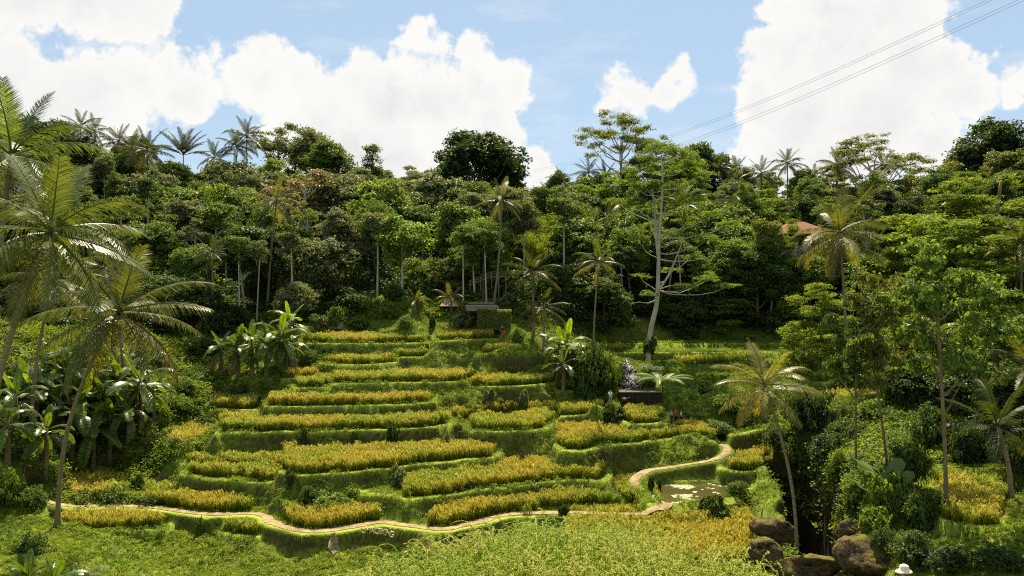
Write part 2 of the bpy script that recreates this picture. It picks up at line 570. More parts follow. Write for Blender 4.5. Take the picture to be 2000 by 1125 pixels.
CTRL = [ray(*p) for p in [
    (400, 1125, 60), (250, 1090, 62.5), (600, 1100, 61), (500, 1062, 64), (300, 1055, 65), (720, 1090, 62),
    (100, 1180, 42), (50, 1035, 62), (0, 990, 66), (60, 880, 72),
    (1700, 1040, 54), (1885, 1030, 50), (1990, 1060, 46), (1990, 980, 55), (1850, 960, 58), (1750, 930, 63), (1690, 880, 72),
    (1650, 850, 80), (1990, 880, 64), (1990, 760, 78), (1900, 700, 90), (1800, 660, 104), (1650, 655, 122), (1650, 692, 112),
    (1990, 560, 100), (1990, 480, 125), (1990, 420, 160), (1700, 560, 128), (1700, 480, 155), (1700, 420, 195), (1400, 645, 126),
    (1400, 580, 138), (1400, 480, 165), (1400, 410, 200), (1100, 640, 114), (1100, 560, 130), (1100, 470, 170), (1100, 410, 205),
    (800, 630, 114), (800, 600, 117), (800, 555, 130), (800, 470, 165), (800, 400, 205), (500, 715, 99), (500, 645, 112), (500, 560, 135),
    (500, 470, 165), (500, 390, 205), (200, 700, 92), (200, 640, 102), (200, 560, 125), (200, 450, 160), (200, 370, 200),
    (0, 700, 85), (0, 600, 100), (0, 500, 125), (0, 400, 165), (0, 330, 200), (0, 800, 76), (100, 760, 84), (250, 760, 90),
    (300, 800, 86), (100, 895, 78), (200, 918, 78), (250, 950, 75), (20, 1015, 64), (60, 1060, 60), (150, 1050, 63),
    (400, 780, 92), (350, 735, 96), (420, 730, 100), (600, 1010, 67), (600, 960, 71),
    (1150, 790, 90), (1085, 680, 103), (1125, 740, 99), (1250, 805, 92), (1225, 705, 104), (1190, 690, 109), (1300, 706, 105),
    (1350, 760, 96), (1350, 825, 85), (1375, 835, 84), (1455, 885, 86), (1450, 800, 88), (1450, 737, 105), (1550, 760, 99), (1550, 830, 84),
    (1650, 768, 101), (1720, 770, 100), (1240, 942, 75.3), (1265, 920, 77.3), (1320, 911, 78.7), (1390, 899, 79.3), (1418, 885, 80.3), (1415, 868, 82), (1400, 975, 74), (1460, 960, 73), (1390, 1010, 69),
    (1480, 985, 70), (1350, 1060, 64), (1480, 1070, 62), (1530, 930, 74), (1200, 920, 76), (1200, 1020, 66),
    (1640, 990, 62), (1790, 1060, 52),
]] + [
    (0, 0, -1.8), (-8, 4, -2.6), (8, 4, -2.6), (0, 6, -4.35), (-3, 9, -4.7), (3, 10, -4.4), (0, 13, -4.8), (0, 17, -8.0), (-12, 12, -9),
    (12, 14, -8), (9.8, 20, -8.7), (0, 30, -16), (-15, 30, -15), (15, 32, -16), (-30, 25, -13), (30, 30, -14), (0, 45, -23), (-14, 50, -22.5),
    (17, 45, -22), (30, 40, -15.5), (-40, 45, -17), (40, 40, -14.5), (-30, 10, -6), (30, 10, -6), (-25, 54, -20.5),
]
for (u, pts) in ((600, ((67, -20.3), (76, -17.8), (85, -14.6), (95, -11.6), (102, -8.6))), (900, ((66, -20.3), (76, -18.0), (86, -15), (96, -11.8), (105, -8.0))),
                 (1100, ((66, -20.3), (72, -18.9), (80, -16.8), (88, -15), (94, -12.8), (104, -9.5))), (400, ((71, -20), (76, -18.3), (82, -16.2), (90, -14.9)))):
    for (Y, Z) in pts:
        CTRL.append(((u - CU) / FP * Y, Y, Z))
for u in (1240, 1400, 1560):
    for (Y, Z) in ((109, -10.9), (114, -9.8), (119, -8.7)):
        CTRL.append(((u - CU) / FP * Y, Y, Z))
CTRL = np.array(CTRL)


def _U(r2):
    return 0.5 * r2 * np.log(r2 + 1e-9)


def _fit(P, lam=3.0):
    X = P[:, :2]; n = len(X)
    r2 = ((X[:, None] - X[None]) ** 2).sum(-1)
    A = np.zeros((n + 3, n + 3))
    A[:n, :n] = _U(r2) + lam * np.eye(n)
    A[:n, n] = 1; A[:n, n + 1:] = X; A[n, :n] = 1; A[n + 1:, :n] = X.T
    b = np.zeros(n + 3); b[:n] = P[:, 2]
    return np.linalg.solve(A, b)


TPS = _fit(CTRL)


def base_h(x, y):
    yc = np.clip(y, -2, 210)
    tc = np.clip(x / np.maximum(np.abs(y) * 0.72 + 12, 1), -1, 1)
    xc = tc * (np.abs(yc) * 0.72 + 12)
    n = len(CTRL)
    z = np.zeros_like(xc) + TPS[n] + TPS[n + 1] * xc + TPS[n + 2] * yc
    for i in range(n):
        z += TPS[i] * _U((xc - CTRL[i, 0]) ** 2 + (yc - CTRL[i, 1]) ** 2)
    return z


# terraces: (name, level, front edge in photo pixels, how far back the tread runs, riser steepness, riser noise)
TERR = [
    ('t9', -20.0, [(95, 1036), (180, 1042), (310, 1039), (338, 1026), (345, 1012)], 5.5, 2.2),
    ('t9b', -20.15, [(425, 1042), (470, 1050), (525, 1050), (545, 1040)], 4.0, 1.8),
    ('t8l', -19.2, [(70, 966), (90, 990), (130, 998), (200, 996), (300, 999), (345, 1005), (400, 1013), (500, 1012), (535, 1030), (590, 1046), (655, 1044),
                    (740, 1029), (790, 1035), (870, 1042), (940, 1028), (1000, 1013), (1110, 1011), (1200, 1014), (1335, 1012), (1338, 996), (1322, 968), (1290, 950)], 9.0, 2.6),
    ('sp', -18.95, [(105, 976), (130, 983), (240, 981), (256, 968)], 8.0, 1.4),
    ('t7', -17.75, [(690, 958), (705, 968), (761, 973), (799, 982), (827, 975), (902, 965), (967, 956), (1040, 949), (1112, 941), (1154, 939), (1187, 945), (1196, 930)], 9.0, 3.0),
    ('t6b', -17.4, [(345, 918), (352, 930), (387, 934), (450, 940), (520, 945), (548, 941), (575, 932)], 6.0, 2.6),
    ('t6L', -17.05, [(345, 905), (352, 913), (400, 915), (470, 917), (560, 922)], 6.0, 2.4),
    ('t6', -16.4, [(552, 922), (575, 932), (650, 927), (696, 924), (761, 918), (827, 910), (906, 901), (960, 898), (983, 888), (985, 872)], 9.0, 2.8),
    ('t6r', -15.6, [(1085, 872), (1096, 884), (1145, 884), (1187, 871), (1243, 867), (1303, 860), (1360, 858), (1408, 868), (1415, 858), (1390, 842)], 9.0, 6.0),
    ('t5', -14.4, [(425, 850), (440, 846), (500, 847), (560, 846), (626, 845), (710, 842), (785, 841), (836, 836), (887, 831), (892, 820)], 9.0, 3.0),
    ('t5u', -14.1, [(876, 836), (887, 830), (1000, 822), (1084, 818), (1154, 812), (1184, 807), (1190, 796)], 8.0, 3.0),
    ('t5l', -15.9, [(282, 866), (300, 856), (318, 876), (334, 880), (387, 876), (411, 860), (434, 850), (440, 845)], 9.0, 1.8),
    ('t5r', -14.65, [(900, 838), (925, 845), (1000, 845), (1070, 838), (1096, 824)], 6.0, 2.0),
    ('t5s', -14.3, [(1213, 824), (1225, 831), (1260, 831), (1302, 828), (1306, 815)], 5.0, 2.0),
    ('t4', -12.7, [(515, 796), (540, 796), (600, 796), (720, 794), (800, 792), (850, 788), (868, 778)], 8.0, 2.4),
    ('t4l', -13.6, [(410, 800), (430, 801), (500, 804), (512, 793)], 7.0, 1.6),
    ('t4r', -12.2, [(1082, 763), (1096, 765), (1135, 763), (1140, 752)], 4.0, 1.3),
    ('t3', -10.9, [(650, 752), (662, 751), (760, 750), (845, 749), (915, 747), (960, 741), (1000, 737), (1060, 733), (1104, 730), (1110, 720)], 9.0, 2.4),
    ('t3l', -11.4, [(555, 750), (575, 761), (640, 759), (662, 753)], 6.0, 2.0),
    ('t3m', -10.85, [(548, 742), (566, 741), (620, 740), (660, 736)], 6.0, 2.0),
    ('t3r', -11.5, [(905, 757), (1000, 756), (1084, 750), (1108, 742), (1112, 734)], 6.0, 4.0),
    ('t2l', -9.3, [(612, 700), (625, 710), (680, 714), (730, 714), (776, 709), (788, 698)], 7.0, 2.0),
    ('t2m', -8.75, [(776, 700), (850, 698), (925, 695), (936, 688)], 7.0, 2.2),
    ('t2r', -8.4, [(928, 695), (950, 692), (1022, 689), (1036, 680)], 7.0, 2.0),
    ('t1', -7.15, [(575, 667), (590, 671), (650, 673), (740, 672), (836, 671), (856, 664)], 9.0, 2.2),
    ('t1r', -6.85, [(850, 668), (910, 665), (980, 662), (990, 655)], 8.0, 2.2),
    ('bank', -5.3, [(585, 640), (640, 637), (700, 636), (760, 632), (830, 634), (930, 630)], 5.0, 1.5),
    ('knoll', -2.9, [(800, 604), (835, 600), (860, 599), (900, 602)], 6.0, 1.2),
    ('plat', -3.3, [(898, 606), (940, 606), (968, 606), (985, 600)], 9.0, 5.0),
    ('pb', -18.55, [(1262, 985), (1290, 996), (1340, 1000), (1400, 991), (1470, 965), (1480, 950)], 9.0, 1.3),
    ('rf', -17.6, [(1405, 918), (1450, 925), (1503, 922), (1510, 905)], 8.0, 2.4),
    ('f1', -20.2, [(1050, 1100), (1250, 1108), (1440, 1112), (1480, 1095), (1470, 1060)], 11.0, 1.5),
    ('u1', -13.2, [(1590, 790), (1640, 792), (1735, 788)], 7.0, 1.6),
    ('u2', -11.9, [(1540, 742), (1610, 748), (1690, 746), (1700, 735)], 7.0, 1.8),
    ('u3', -10.1, [(1310, 712), (1400, 716), (1500, 708), (1560, 702), (1650, 702), (1660, 690)], 7.0, 1.5),
    ('u4', -9.0, [(1186, 688), (1260, 690), (1400, 690), (1500, 688), (1655, 688)], 8.0, 2.0),
    ('u5', -8.15, [(1186, 672), (1300, 672), (1450, 671), (1650, 672)], 8.0, 2.0),
    ('v1', -11.8, [(1335, 742), (1400, 745), (1470, 740), (1500, 730)], 2.5, 3.5),
    ('v2', -12.9, [(1320, 772), (1390, 775), (1450, 771), (1500, 762)], 5.0, 3.5),
    ('v3', -14.0, [(1345, 806), (1400, 808), (1470, 800), (1520, 790)], 5.0, 3.5),
    ('v4', -15.2, [(1420, 852), (1470, 846), (1520, 836)], 5.0, 3.0),
    ('rb', -14.75, [(1780, 985), (1850, 1020), (1920, 1035), (2010, 1012)], 9.0, 1.2),
    ('l1', -8.3, [(-20, 700), (60, 698), (140, 697), (215, 700)], 6.0, 1.5),
    ('l2', -6.2, [(-20, 660), (60, 662), (140, 660), (235, 662)], 6.0, 1.5),
    ('l3', -4.2, [(-20, 622), (60, 622), (235, 628)], 6.0, 1.5),
    ('stairbank', -9.6, [(1035, 705), (1060, 712), (1082, 708)], 5.0, 1.2),
]


def _poly(level, edge, back):
    P = np.array([onz(u, v, level)[:2] for u, v in edge])
    d0 = P[0] / np.linalg.norm(P[0]); d1 = P[-1] / np.linalg.norm(P[-1])
    return np.vstack([P, P[-1] + d1 * back, P[0] + d0 * back])


TPOLY = {n: _poly(z, e, b) for n, z, e, b, s in TERR}
TZ = {n: z for n, z, e, b, s in TERR}


def sdist(P, x, y):
    d2 = np.full(x.shape, 1e12); ins = np.zeros(x.shape, bool)
    n = len(P)
    for i in range(n):
        ax, ay = P[i]; bx, by = P[(i + 1) % n]
        ex, ey = bx - ax, by - ay
        l2 = ex * ex + ey * ey + 1e-12
        t = np.clip(((x - ax) * ex + (y - ay) * ey) / l2, 0, 1)
        d2 = np.minimum(d2, (x - ax - t * ex) ** 2 + (y - ay - t * ey) ** 2)
        c = ((ay > y) != (by > y)) & (x < ex * (y - ay) / (ey if abs(ey) > 1e-9 else 1e-9) + ax)
        ins ^= c
    d = np.sqrt(d2)
    return np.where(ins, -d, d)


def smooth_line(P, step):
    P = np.asarray(P, float)
    Q = [P[0]]
    n = len(P)
    for i in range(n - 1):
        p0 = P[max(i - 1, 0)]; p1 = P[i]; p2 = P[i + 1]; p3 = P[min(i + 2, n - 1)]
        m = max(2, int(np.linalg.norm(p2 - p1) / step))
        for k in range(1, m + 1):
            t = k / m
            Q.append(0.5 * ((2 * p1) + (-p0 + p2) * t + (2 * p0 - 5 * p1 + 4 * p2 - p3) * t * t + (-p0 + 3 * p1 - 3 * p2 + p3) * t ** 3))
    return np.array(Q)


_p1 = [(200, 988), (300, 991), (345, 997), (400, 1004), (500, 1004), (535, 1021), (590, 1037), (655, 1035), (740, 1020),
       (790, 1026), (870, 1033), (935, 1019), (1000, 1004), (1115, 1001), (1200, 1004), (1285, 1003), (1308, 996), (1310, 984), (1298, 972)]
_p2 = [(1238, 950, 74.5), (1240, 936, 75.6), (1265, 920, 77.3), (1320, 911, 78.7), (1390, 899, 79.3), (1418, 885, 80.3), (1420, 876, 81.3), (1411, 868, 82.3)]
PATHLINES = [smooth_line([ray(72, 958, 70.5), ray(80, 968, 70), ray(98, 981, 69.8), ray(140, 989, 70)] + [onz(u, v, -19.2) for u, v in _p1], 0.3), smooth_line([ray(*p) for p in _p2], 0.3)]
RAV = np.array([[(1535 - CU) / FP * 80, 80], [(1580 - CU) / FP * 71, 71], [(1605 - CU) / FP * 63, 63], [(1628 - CU) / FP * 55, 55], [(1650 - CU) / FP * 46, 46]])
POND = np.array([onz(u, v, -18.75)[:2] for u, v in [(1285, 985), (1275, 962), (1300, 946), (1400, 944), (1458, 946), (1455, 956), (1400, 974), (1340, 984)]])


def line_dist(P, x, y):
    P = np.asarray(P)[:, :2]
    d2 = np.full(x.shape, 1e12)
    for i in range(len(P) - 1):
        ax, ay = P[i]; ex, ey = P[i + 1] - P[i]
        t = np.clip(((x - ax) * ex + (y - ay) * ey) / (ex * ex + ey * ey), 0, 1)
        d2 = np.minimum(d2, (x - ax - t * ex) ** 2 + (y - ay - t * ey) ** 2)
    return np.sqrt(d2)


def height(x, y):
    x = np.asarray(x, float); y = np.asarray(y, float)
    z = base_h(x, y)
    near = np.clip((y - 22) / 10, 0, 1)
    rough = fbm(x * 0.45, y * 0.45, 5, 3)
    z = z + near * (0.55 * rough + 0.9 * vnoise(x * 0.13, y * 0.13, 9))
    wx = x + 0.55 * vnoise(x * 0.35, y * 0.35, 1) + 0.30 * vnoise(x * 1.1, y * 1.1, 2)
    wy = y + 0.75 * vnoise(x * 0.35, y * 0.35, 3) + 0.45 * vnoise(x * 1.1, y * 1.1, 4)
    sl = 1.0 + 1.2 * vnoise(x * 0.22, y * 0.22, 6) + 0.9 * vnoise(x * 0.9, y * 0.9, 7)
    fine = fbm(x * 1.3, y * 1.3, 41, 2)
    bank = fbm(x * 0.3, y * 0.3, 43, 2)
    for (n, Z, e, b, S) in TERR:
        P = TPOLY[n]
        lo = P.min(0) - 5; hi = P.max(0) + 5
        k = (x > lo[0]) & (x < hi[0]) & (y > lo[1]) & (y < hi[1])
        if not k.any(): continue
        sd = sdist(P, wx[k], wy[k])
        lip = 0.13 * np.exp(-((sd + 0.30) / 0.22) ** 2)
        ins = Z + lip + 0.05 * rough[k]
        q = np.maximum(sd - 0.05, 0)
        D = np.clip(0.85 + 1.0 * bank[k] + 0.5 * fine[k], 0.12, 1.9)          # the cut face under the lip, then a grassy foot
        q1 = D / (4.2 + S)
        outz = Z + 0.05 - np.minimum(q * (4.2 + S), D) - np.maximum(q - q1, 0) * np.clip(0.42 * S * sl[k], 0.55, 2.2) + (0.3 * rough[k] + 0.3 * fine[k]) * np.clip(sd * 1.5, 0, 1)
        cand = np.where(sd < 0, ins, outz)
        cand = np.where(sd > 4.5, -99, cand)
        zk = z[k]
        ex = zk - Z
        zk = np.where((sd < 0) & (ex > 0), np.minimum(zk, Z + np.maximum(0, ex - 1.6) * 2.6), zk)
        z[k] = np.maximum(zk, cand)
    for P in PATHLINES:
        lo = P[:, :2].min(0) - 3; hi = P[:, :2].max(0) + 3
        k = np.nonzero((x > lo[0]) & (x < hi[0]) & (y > lo[1]) & (y < hi[1]))[0]
        if not len(k): continue
        d2 = (x[k][:, None] - P[None, :, 0]) ** 2 + (y[k][:, None] - P[None, :, 1]) ** 2
        j = d2.argmin(1); d = np.sqrt(d2[np.arange(len(k)), j])
        f = np.clip((1.25 - d) / 0.7, 0, 1); f = f * f * (3 - 2 * f)
        z[k] = z[k] * (1 - f) + f * P[j, 2]
    # the river gorge and the lily pond are cut in last
    dr = line_dist(RAV, x, y) + 0.9 * vnoise(x * 0.5, y * 0.5, 21)
    f = np.clip((2.9 - dr) / 1.8, 0, 1); f = f * f * (3 - 2 * f)
    z = z * (1 - f) + f * np.minimum(z, -29.0 + 0.1 * (y - 55))
    dp = sdist(POND, x + .5 * vnoise(x * .9, y * .9, 51), y + .6 * vnoise(x * .9, y * .9, 52))
    z = np.where((dp > -.3) & (dp < 1.8), np.maximum(z, -18.55 - .5 * np.clip(dp - .9, 0, 1)), z)
    f = np.clip((0.35 - dp) / 0.6, 0, 1)
    z = z * (1 - f) + f * np.minimum(z, -19.15)
    return z


def grid_axes():
    tt = np.concatenate([np.linspace(-2.2, -0.80, 8), np.linspace(-0.78, 0.78, 680), np.linspace(0.80, 2.2, 8)])
    yy = [1.0]
    while yy[-1] < 3500:
        q = yy[-1]
        yy.append(q + (0.5 if q < 20 else 0.35 if q < 55 else 0.15 if q < 112 else 0.6 if q < 150 else 1.2 if q < 215 else q * 0.08))
    return tt, np.array(yy)


GT, GY = grid_axes()
_gx = GT[None, :] * (GY[:, None] + 6.0)
_gy = np.broadcast_to(GY[:, None], _gx.shape)
GZ = height(_gx.ravel(), _gy.ravel()).reshape(_gx.shape)
_slope_far = GY > 215
GZ[_slope_far] = GZ[np.argmax(GY > 214)][None, :] + 6 * fbm(_gx[_slope_far] * 0.01, _gy[_slope_far] * 0.01, 33, 2) - 0.02 * (GY[_slope_far] - 215)[:, None].clip(0, 400)


def gh(x, y):
    """ground height by looking up the ground sheet itself"""
    x = np.asarray(x, float); y = np.asarray(y, float)
    t = x / (y + 6.0)
    i = np.clip(np.searchsorted(GY, y) - 1, 0, len(GY) - 2)
    j = np.clip(np.searchsorted(GT, t) - 1, 0, len(GT) - 2)
    fy = np.clip((y - GY[i]) / (GY[i + 1] - GY[i]), 0, 1); ft = np.clip((t - GT[j]) / (GT[j + 1] - GT[j]), 0, 1)
    return (GZ[i, j] * (1 - ft) + GZ[i, j + 1] * ft) * (1 - fy) + (GZ[i + 1, j] * (1 - ft) + GZ[i + 1, j + 1] * ft) * fy


_HY = np.concatenate([np.arange(14, 60, 0.25), np.arange(60, 120, 0.08), np.arange(120, 260, 0.3)])


def hit(u, v):
    """where the line of sight through a photo pixel meets the ground"""
    x = (u - CU) / FP * _HY; z = (CV - v) / FP * _HY
    d = z - gh(x, _HY)
    k = np.argmax(d < 0)
    if d[k] >= 0: k = len(_HY) - 1
    if k > 0:
        a, b = d[k - 1], d[k]
        Y = _HY[k - 1] + (_HY[k] - _HY[k - 1]) * (a / (a - b + 1e-9))
    else:
        Y = _HY[0]
    xx = (u - CU) / FP * Y
    return (float(xx), float(Y), float(gh(xx, Y)))


def ground():
    nr, nc = _gx.shape
    V = np.stack([_gx, _gy, GZ], -1).reshape(-1, 3)
    i = np.arange(nr - 1)[:, None] * nc; j = np.arange(nc - 1)[None, :]
    Q = np.stack([i + j, i + j + 1, i + nc + j + 1, i + nc + j], -1).reshape(-1, 4)
    x, y = V[:, 0], V[:, 1]
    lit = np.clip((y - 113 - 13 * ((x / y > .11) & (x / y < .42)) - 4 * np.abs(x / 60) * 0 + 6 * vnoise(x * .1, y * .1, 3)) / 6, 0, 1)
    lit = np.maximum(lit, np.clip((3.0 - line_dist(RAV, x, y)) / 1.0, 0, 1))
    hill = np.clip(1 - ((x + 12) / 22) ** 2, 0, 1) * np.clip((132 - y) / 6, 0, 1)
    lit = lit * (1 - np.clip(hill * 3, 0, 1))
    lit_lip = np.zeros(len(V))
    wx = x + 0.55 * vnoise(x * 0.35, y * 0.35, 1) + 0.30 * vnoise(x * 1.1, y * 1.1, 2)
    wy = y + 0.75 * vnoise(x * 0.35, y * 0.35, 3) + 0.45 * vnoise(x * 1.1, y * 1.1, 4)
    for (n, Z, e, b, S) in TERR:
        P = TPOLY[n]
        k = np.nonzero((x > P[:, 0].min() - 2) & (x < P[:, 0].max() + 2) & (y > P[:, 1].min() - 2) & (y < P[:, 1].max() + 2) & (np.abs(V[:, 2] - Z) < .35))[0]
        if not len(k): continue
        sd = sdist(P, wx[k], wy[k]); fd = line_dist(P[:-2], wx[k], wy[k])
        lit_lip[k] = np.maximum(lit_lip[k], np.clip((1.0 - fd) / .25, 0, 1) * (sd < .12))
    o = obj('terraced_hillside', mk_mesh('terraced_hillside', V, [Q], M['ground'], {'litter': lit, 'lit_lip': lit_lip}, smooth=True))
    globals()['BUND'] = lit_lip.reshape(nr, nc)
    tag(o, 'grassy terraced valley side of stepped earth banks rising to a wooded ridge', 'hillside', kind='structure')


ground()


def scatter(name, pts, rot, scl, protos, pick, label, cat, part_of=None):
    """uncountable small growth: one object whose points carry copies of a few plants"""
    col = bpy.data.collections.new(name + '_plants')
    for k, me in enumerate(protos):
        col.objects.link(bpy.data.objects.new('plant_%s_%02d' % (name, k), me))
    me = mk_mesh(name, pts, [])
    a = me.attributes.new('rot', 'FLOAT_VECTOR', 'POINT'); a.data.foreach_set('vector', np.asarray(rot, np.float32).ravel())
    a = me.attributes.new('scl', 'FLOAT', 'POINT'); a.data.foreach_set('value', np.asarray(scl, np.float32))
    a = me.attributes.new('pick', 'INT', 'POINT'); a.data.foreach_set('value', np.asarray(pick, np.int32))
    o = obj(name, me)
    g = bpy.data.node_groups.new(name, 'GeometryNodeTree')
    g.interface.new_socket('Geometry', in_out='INPUT', socket_type='NodeSocketGeometry')
    g.interface.new_socket('Geometry', in_out='OUTPUT', socket_type='NodeSocketGeometry')
    t = NT(g)
    gi = t.node('NodeGroupInput'); go = t.node('NodeGroupOutput')
    ci = t.node('GeometryNodeCollectionInfo', transform_space='ORIGINAL')
    ci.inputs['Collection'].default_value = col
    ci.inputs['Separate Children'].default_value = True
    ci.inputs['Reset Children'].default_value = True
    ip = t.node('GeometryNodeInstanceOnPoints')
    t.link(gi.outputs[0], ip.inputs['Points'])
    t.link(ci.outputs[0], ip.inputs['Instance'])
    ip.inputs['Pick Instance'].default_value = True

    def named(n, typ):
        nd = t.node('GeometryNodeInputNamedAttribute', data_type=typ)
        nd.inputs['Name'].default_value = n
        return nd.outputs['Attribute']
    t.link(named('pick', 'INT'), ip.inputs['Instance Index'])
    er = t.node('FunctionNodeEulerToRotation')
    t.link(named('rot', 'FLOAT_VECTOR'), er.inputs[0])
    t.link(er.outputs[0], ip.inputs['Rotation'])
    t.link(named('scl', 'FLOAT'), ip.inputs['Scale'])
    t.link(ip.outputs[0], go.inputs[0])
    md = o.modifiers.new('growth', 'NODES')
    md.node_group = g
    tag(o, label, cat, kind='stuff')
    return o


def rots(n, rng, tilt=0.2):
    return np.stack([rng.normal(0, tilt, n), rng.normal(0, tilt, n), rng.uniform(0, 6.283, n)], -1)


def path(pix, width, label, seed, steps=False):
    P = pix[:, :2] if isinstance(pix, np.ndarray) else smooth_line([hit(u, v)[:2] for u, v in pix], 0.25)
    d = np.gradient(P, axis=0); d /= np.linalg.norm(d, axis=1)[:, None] + 1e-9
    nrm = np.stack([-d[:, 1], d[:, 0]], -1)
    s = np.arange(len(P))
    wl = width * (0.5 + 0.35 * vnoise(s * 0.16, s * 0 + 1.5, seed) + .35 * vnoise(s * .7, s * 0 + 2.5, seed)); wr = width * (0.5 + 0.35 * vnoise(s * 0.16, s * 0 + 7.5, seed + 3) + .35 * vnoise(s * .7, s * 0 + 4.5, seed))
    ks = np.linspace(-1, 1, 9)
    pts = np.stack([P + nrm * np.where(k < 0, wl, wr)[:, None] * k for k in ks], 1)
    Z = gh(pts[..., 0], pts[..., 1])
    Zs = Z.copy()
    Zs = np.maximum(Z, np.median(Z, axis=1, keepdims=True) * 0.6 + Z * 0.4) + 0.035 + 0.03 * (1 - np.abs(ks))[None, :]
    V = np.concatenate([pts, Zs[..., None]], -1).reshape(-1, 3)
    nc = len(ks); i = np.arange(len(P) - 1)[:, None] * nc; j = np.arange(nc - 1)[None, :]
    Q = np.stack([i + j, i + nc + j, i + nc + j + 1, i + j + 1], -1).reshape(-1, 4)
    o = obj('dirt_path', mk_mesh('dirt_path', V, [Q], M['path'], smooth=True))
    tag(o, label, 'path', kind='structure')
    return P


PATHS = []
PATHS.append(path(PATHLINES[0], 0.80, 'long winding pale dirt path along the lowest terrace edge', 11))
PATHS.append(path(PATHLINES[1], 0.85, 'dirt path climbing past the pond below the dark curved bank', 12))
PATHS.append(path([(286, 868), (292, 858), (298, 845), (306, 838)], 0.8, 'short reddish dirt path beside the banana grove', 13))
PATHS.append(path([(412, 796), (414, 788), (410, 780), (404, 772), (402, 765)], 0.8, 'little flight of worn earth steps above the small golden field', 14))
PATHS.append(path([(650, 1042), (655, 1056), (650, 1066), (660, 1078)], 0.8, 'bare patch of worn earth dropping from the winding path', 15))
# ------------------------------------------------------------------ plants: shapes shared between alike plants
RNG = np.random.default_rng(7)


def rs(seed):
    return np.random.default_rng(seed)


def sphere_dirs(n, rng):
    d = rng.normal(size=(n, 3))
    return d / np.linalg.norm(d, axis=1)[:, None]


def lump_leaves(mb, centres, radii, n_leaf, L, W, rng, squash=1.0, cl_r=0.38, per=16, up=0.6, shell=0.72):
    """foliage: sprays of leaves over the outer part of each bough's mass"""
    radii = np.asarray(radii, float)
    wgt = radii ** 2; wgt = wgt / wgt.sum()
    ncl = max(1, n_leaf // per)
    which = rng.choice(len(centres), ncl, p=wgt)
    d = sphere_dirs(ncl, rng)
    d[:, 2] = np.where(d[:, 2] < -0.35, -d[:, 2], d[:, 2])
    rr = (shell + (1 - shell) * rng.random(ncl)) * radii[which]
    cc = np.asarray(centres)[which] + d * rr[:, None] * np.array([1, 1, squash])
    off = rng.normal(0, cl_r * 0.55, size=(ncl, per, 3)) * np.array([1, 1, 0.6 * max(squash, .5)])
    C = (cc[:, None, :] + off).reshape(-1, 3)
    N = np.repeat(d, per, 0) * 0.7 + rng.normal(0, 0.55, size=(len(C), 3)) + np.array([0, 0, up])
    n = len(C)
    mb.cards(C, N, L * rng.uniform(0.7, 1.3, n), W * rng.uniform(0.7, 1.3, n), rng)


def limb(mb, a, b, r0, r1, rng, wob=0.3, n=6, sides=6):
    a = np.asarray(a, float); b = np.asarray(b, float)
    t = np.linspace(0, 1, n)[:, None]
    P = a + (b - a) * t
    P[1:-1] += rng.normal(0, wob * 0.25, size=(n - 2, 3))
    P[:, 2] -= (np.sin(t[:, 0] * np.pi) * np.linalg.norm((b - a)[:2]) * 0.10)
    mb.tube(P, np.linspace(r0, r1, n), sides, cap=False)


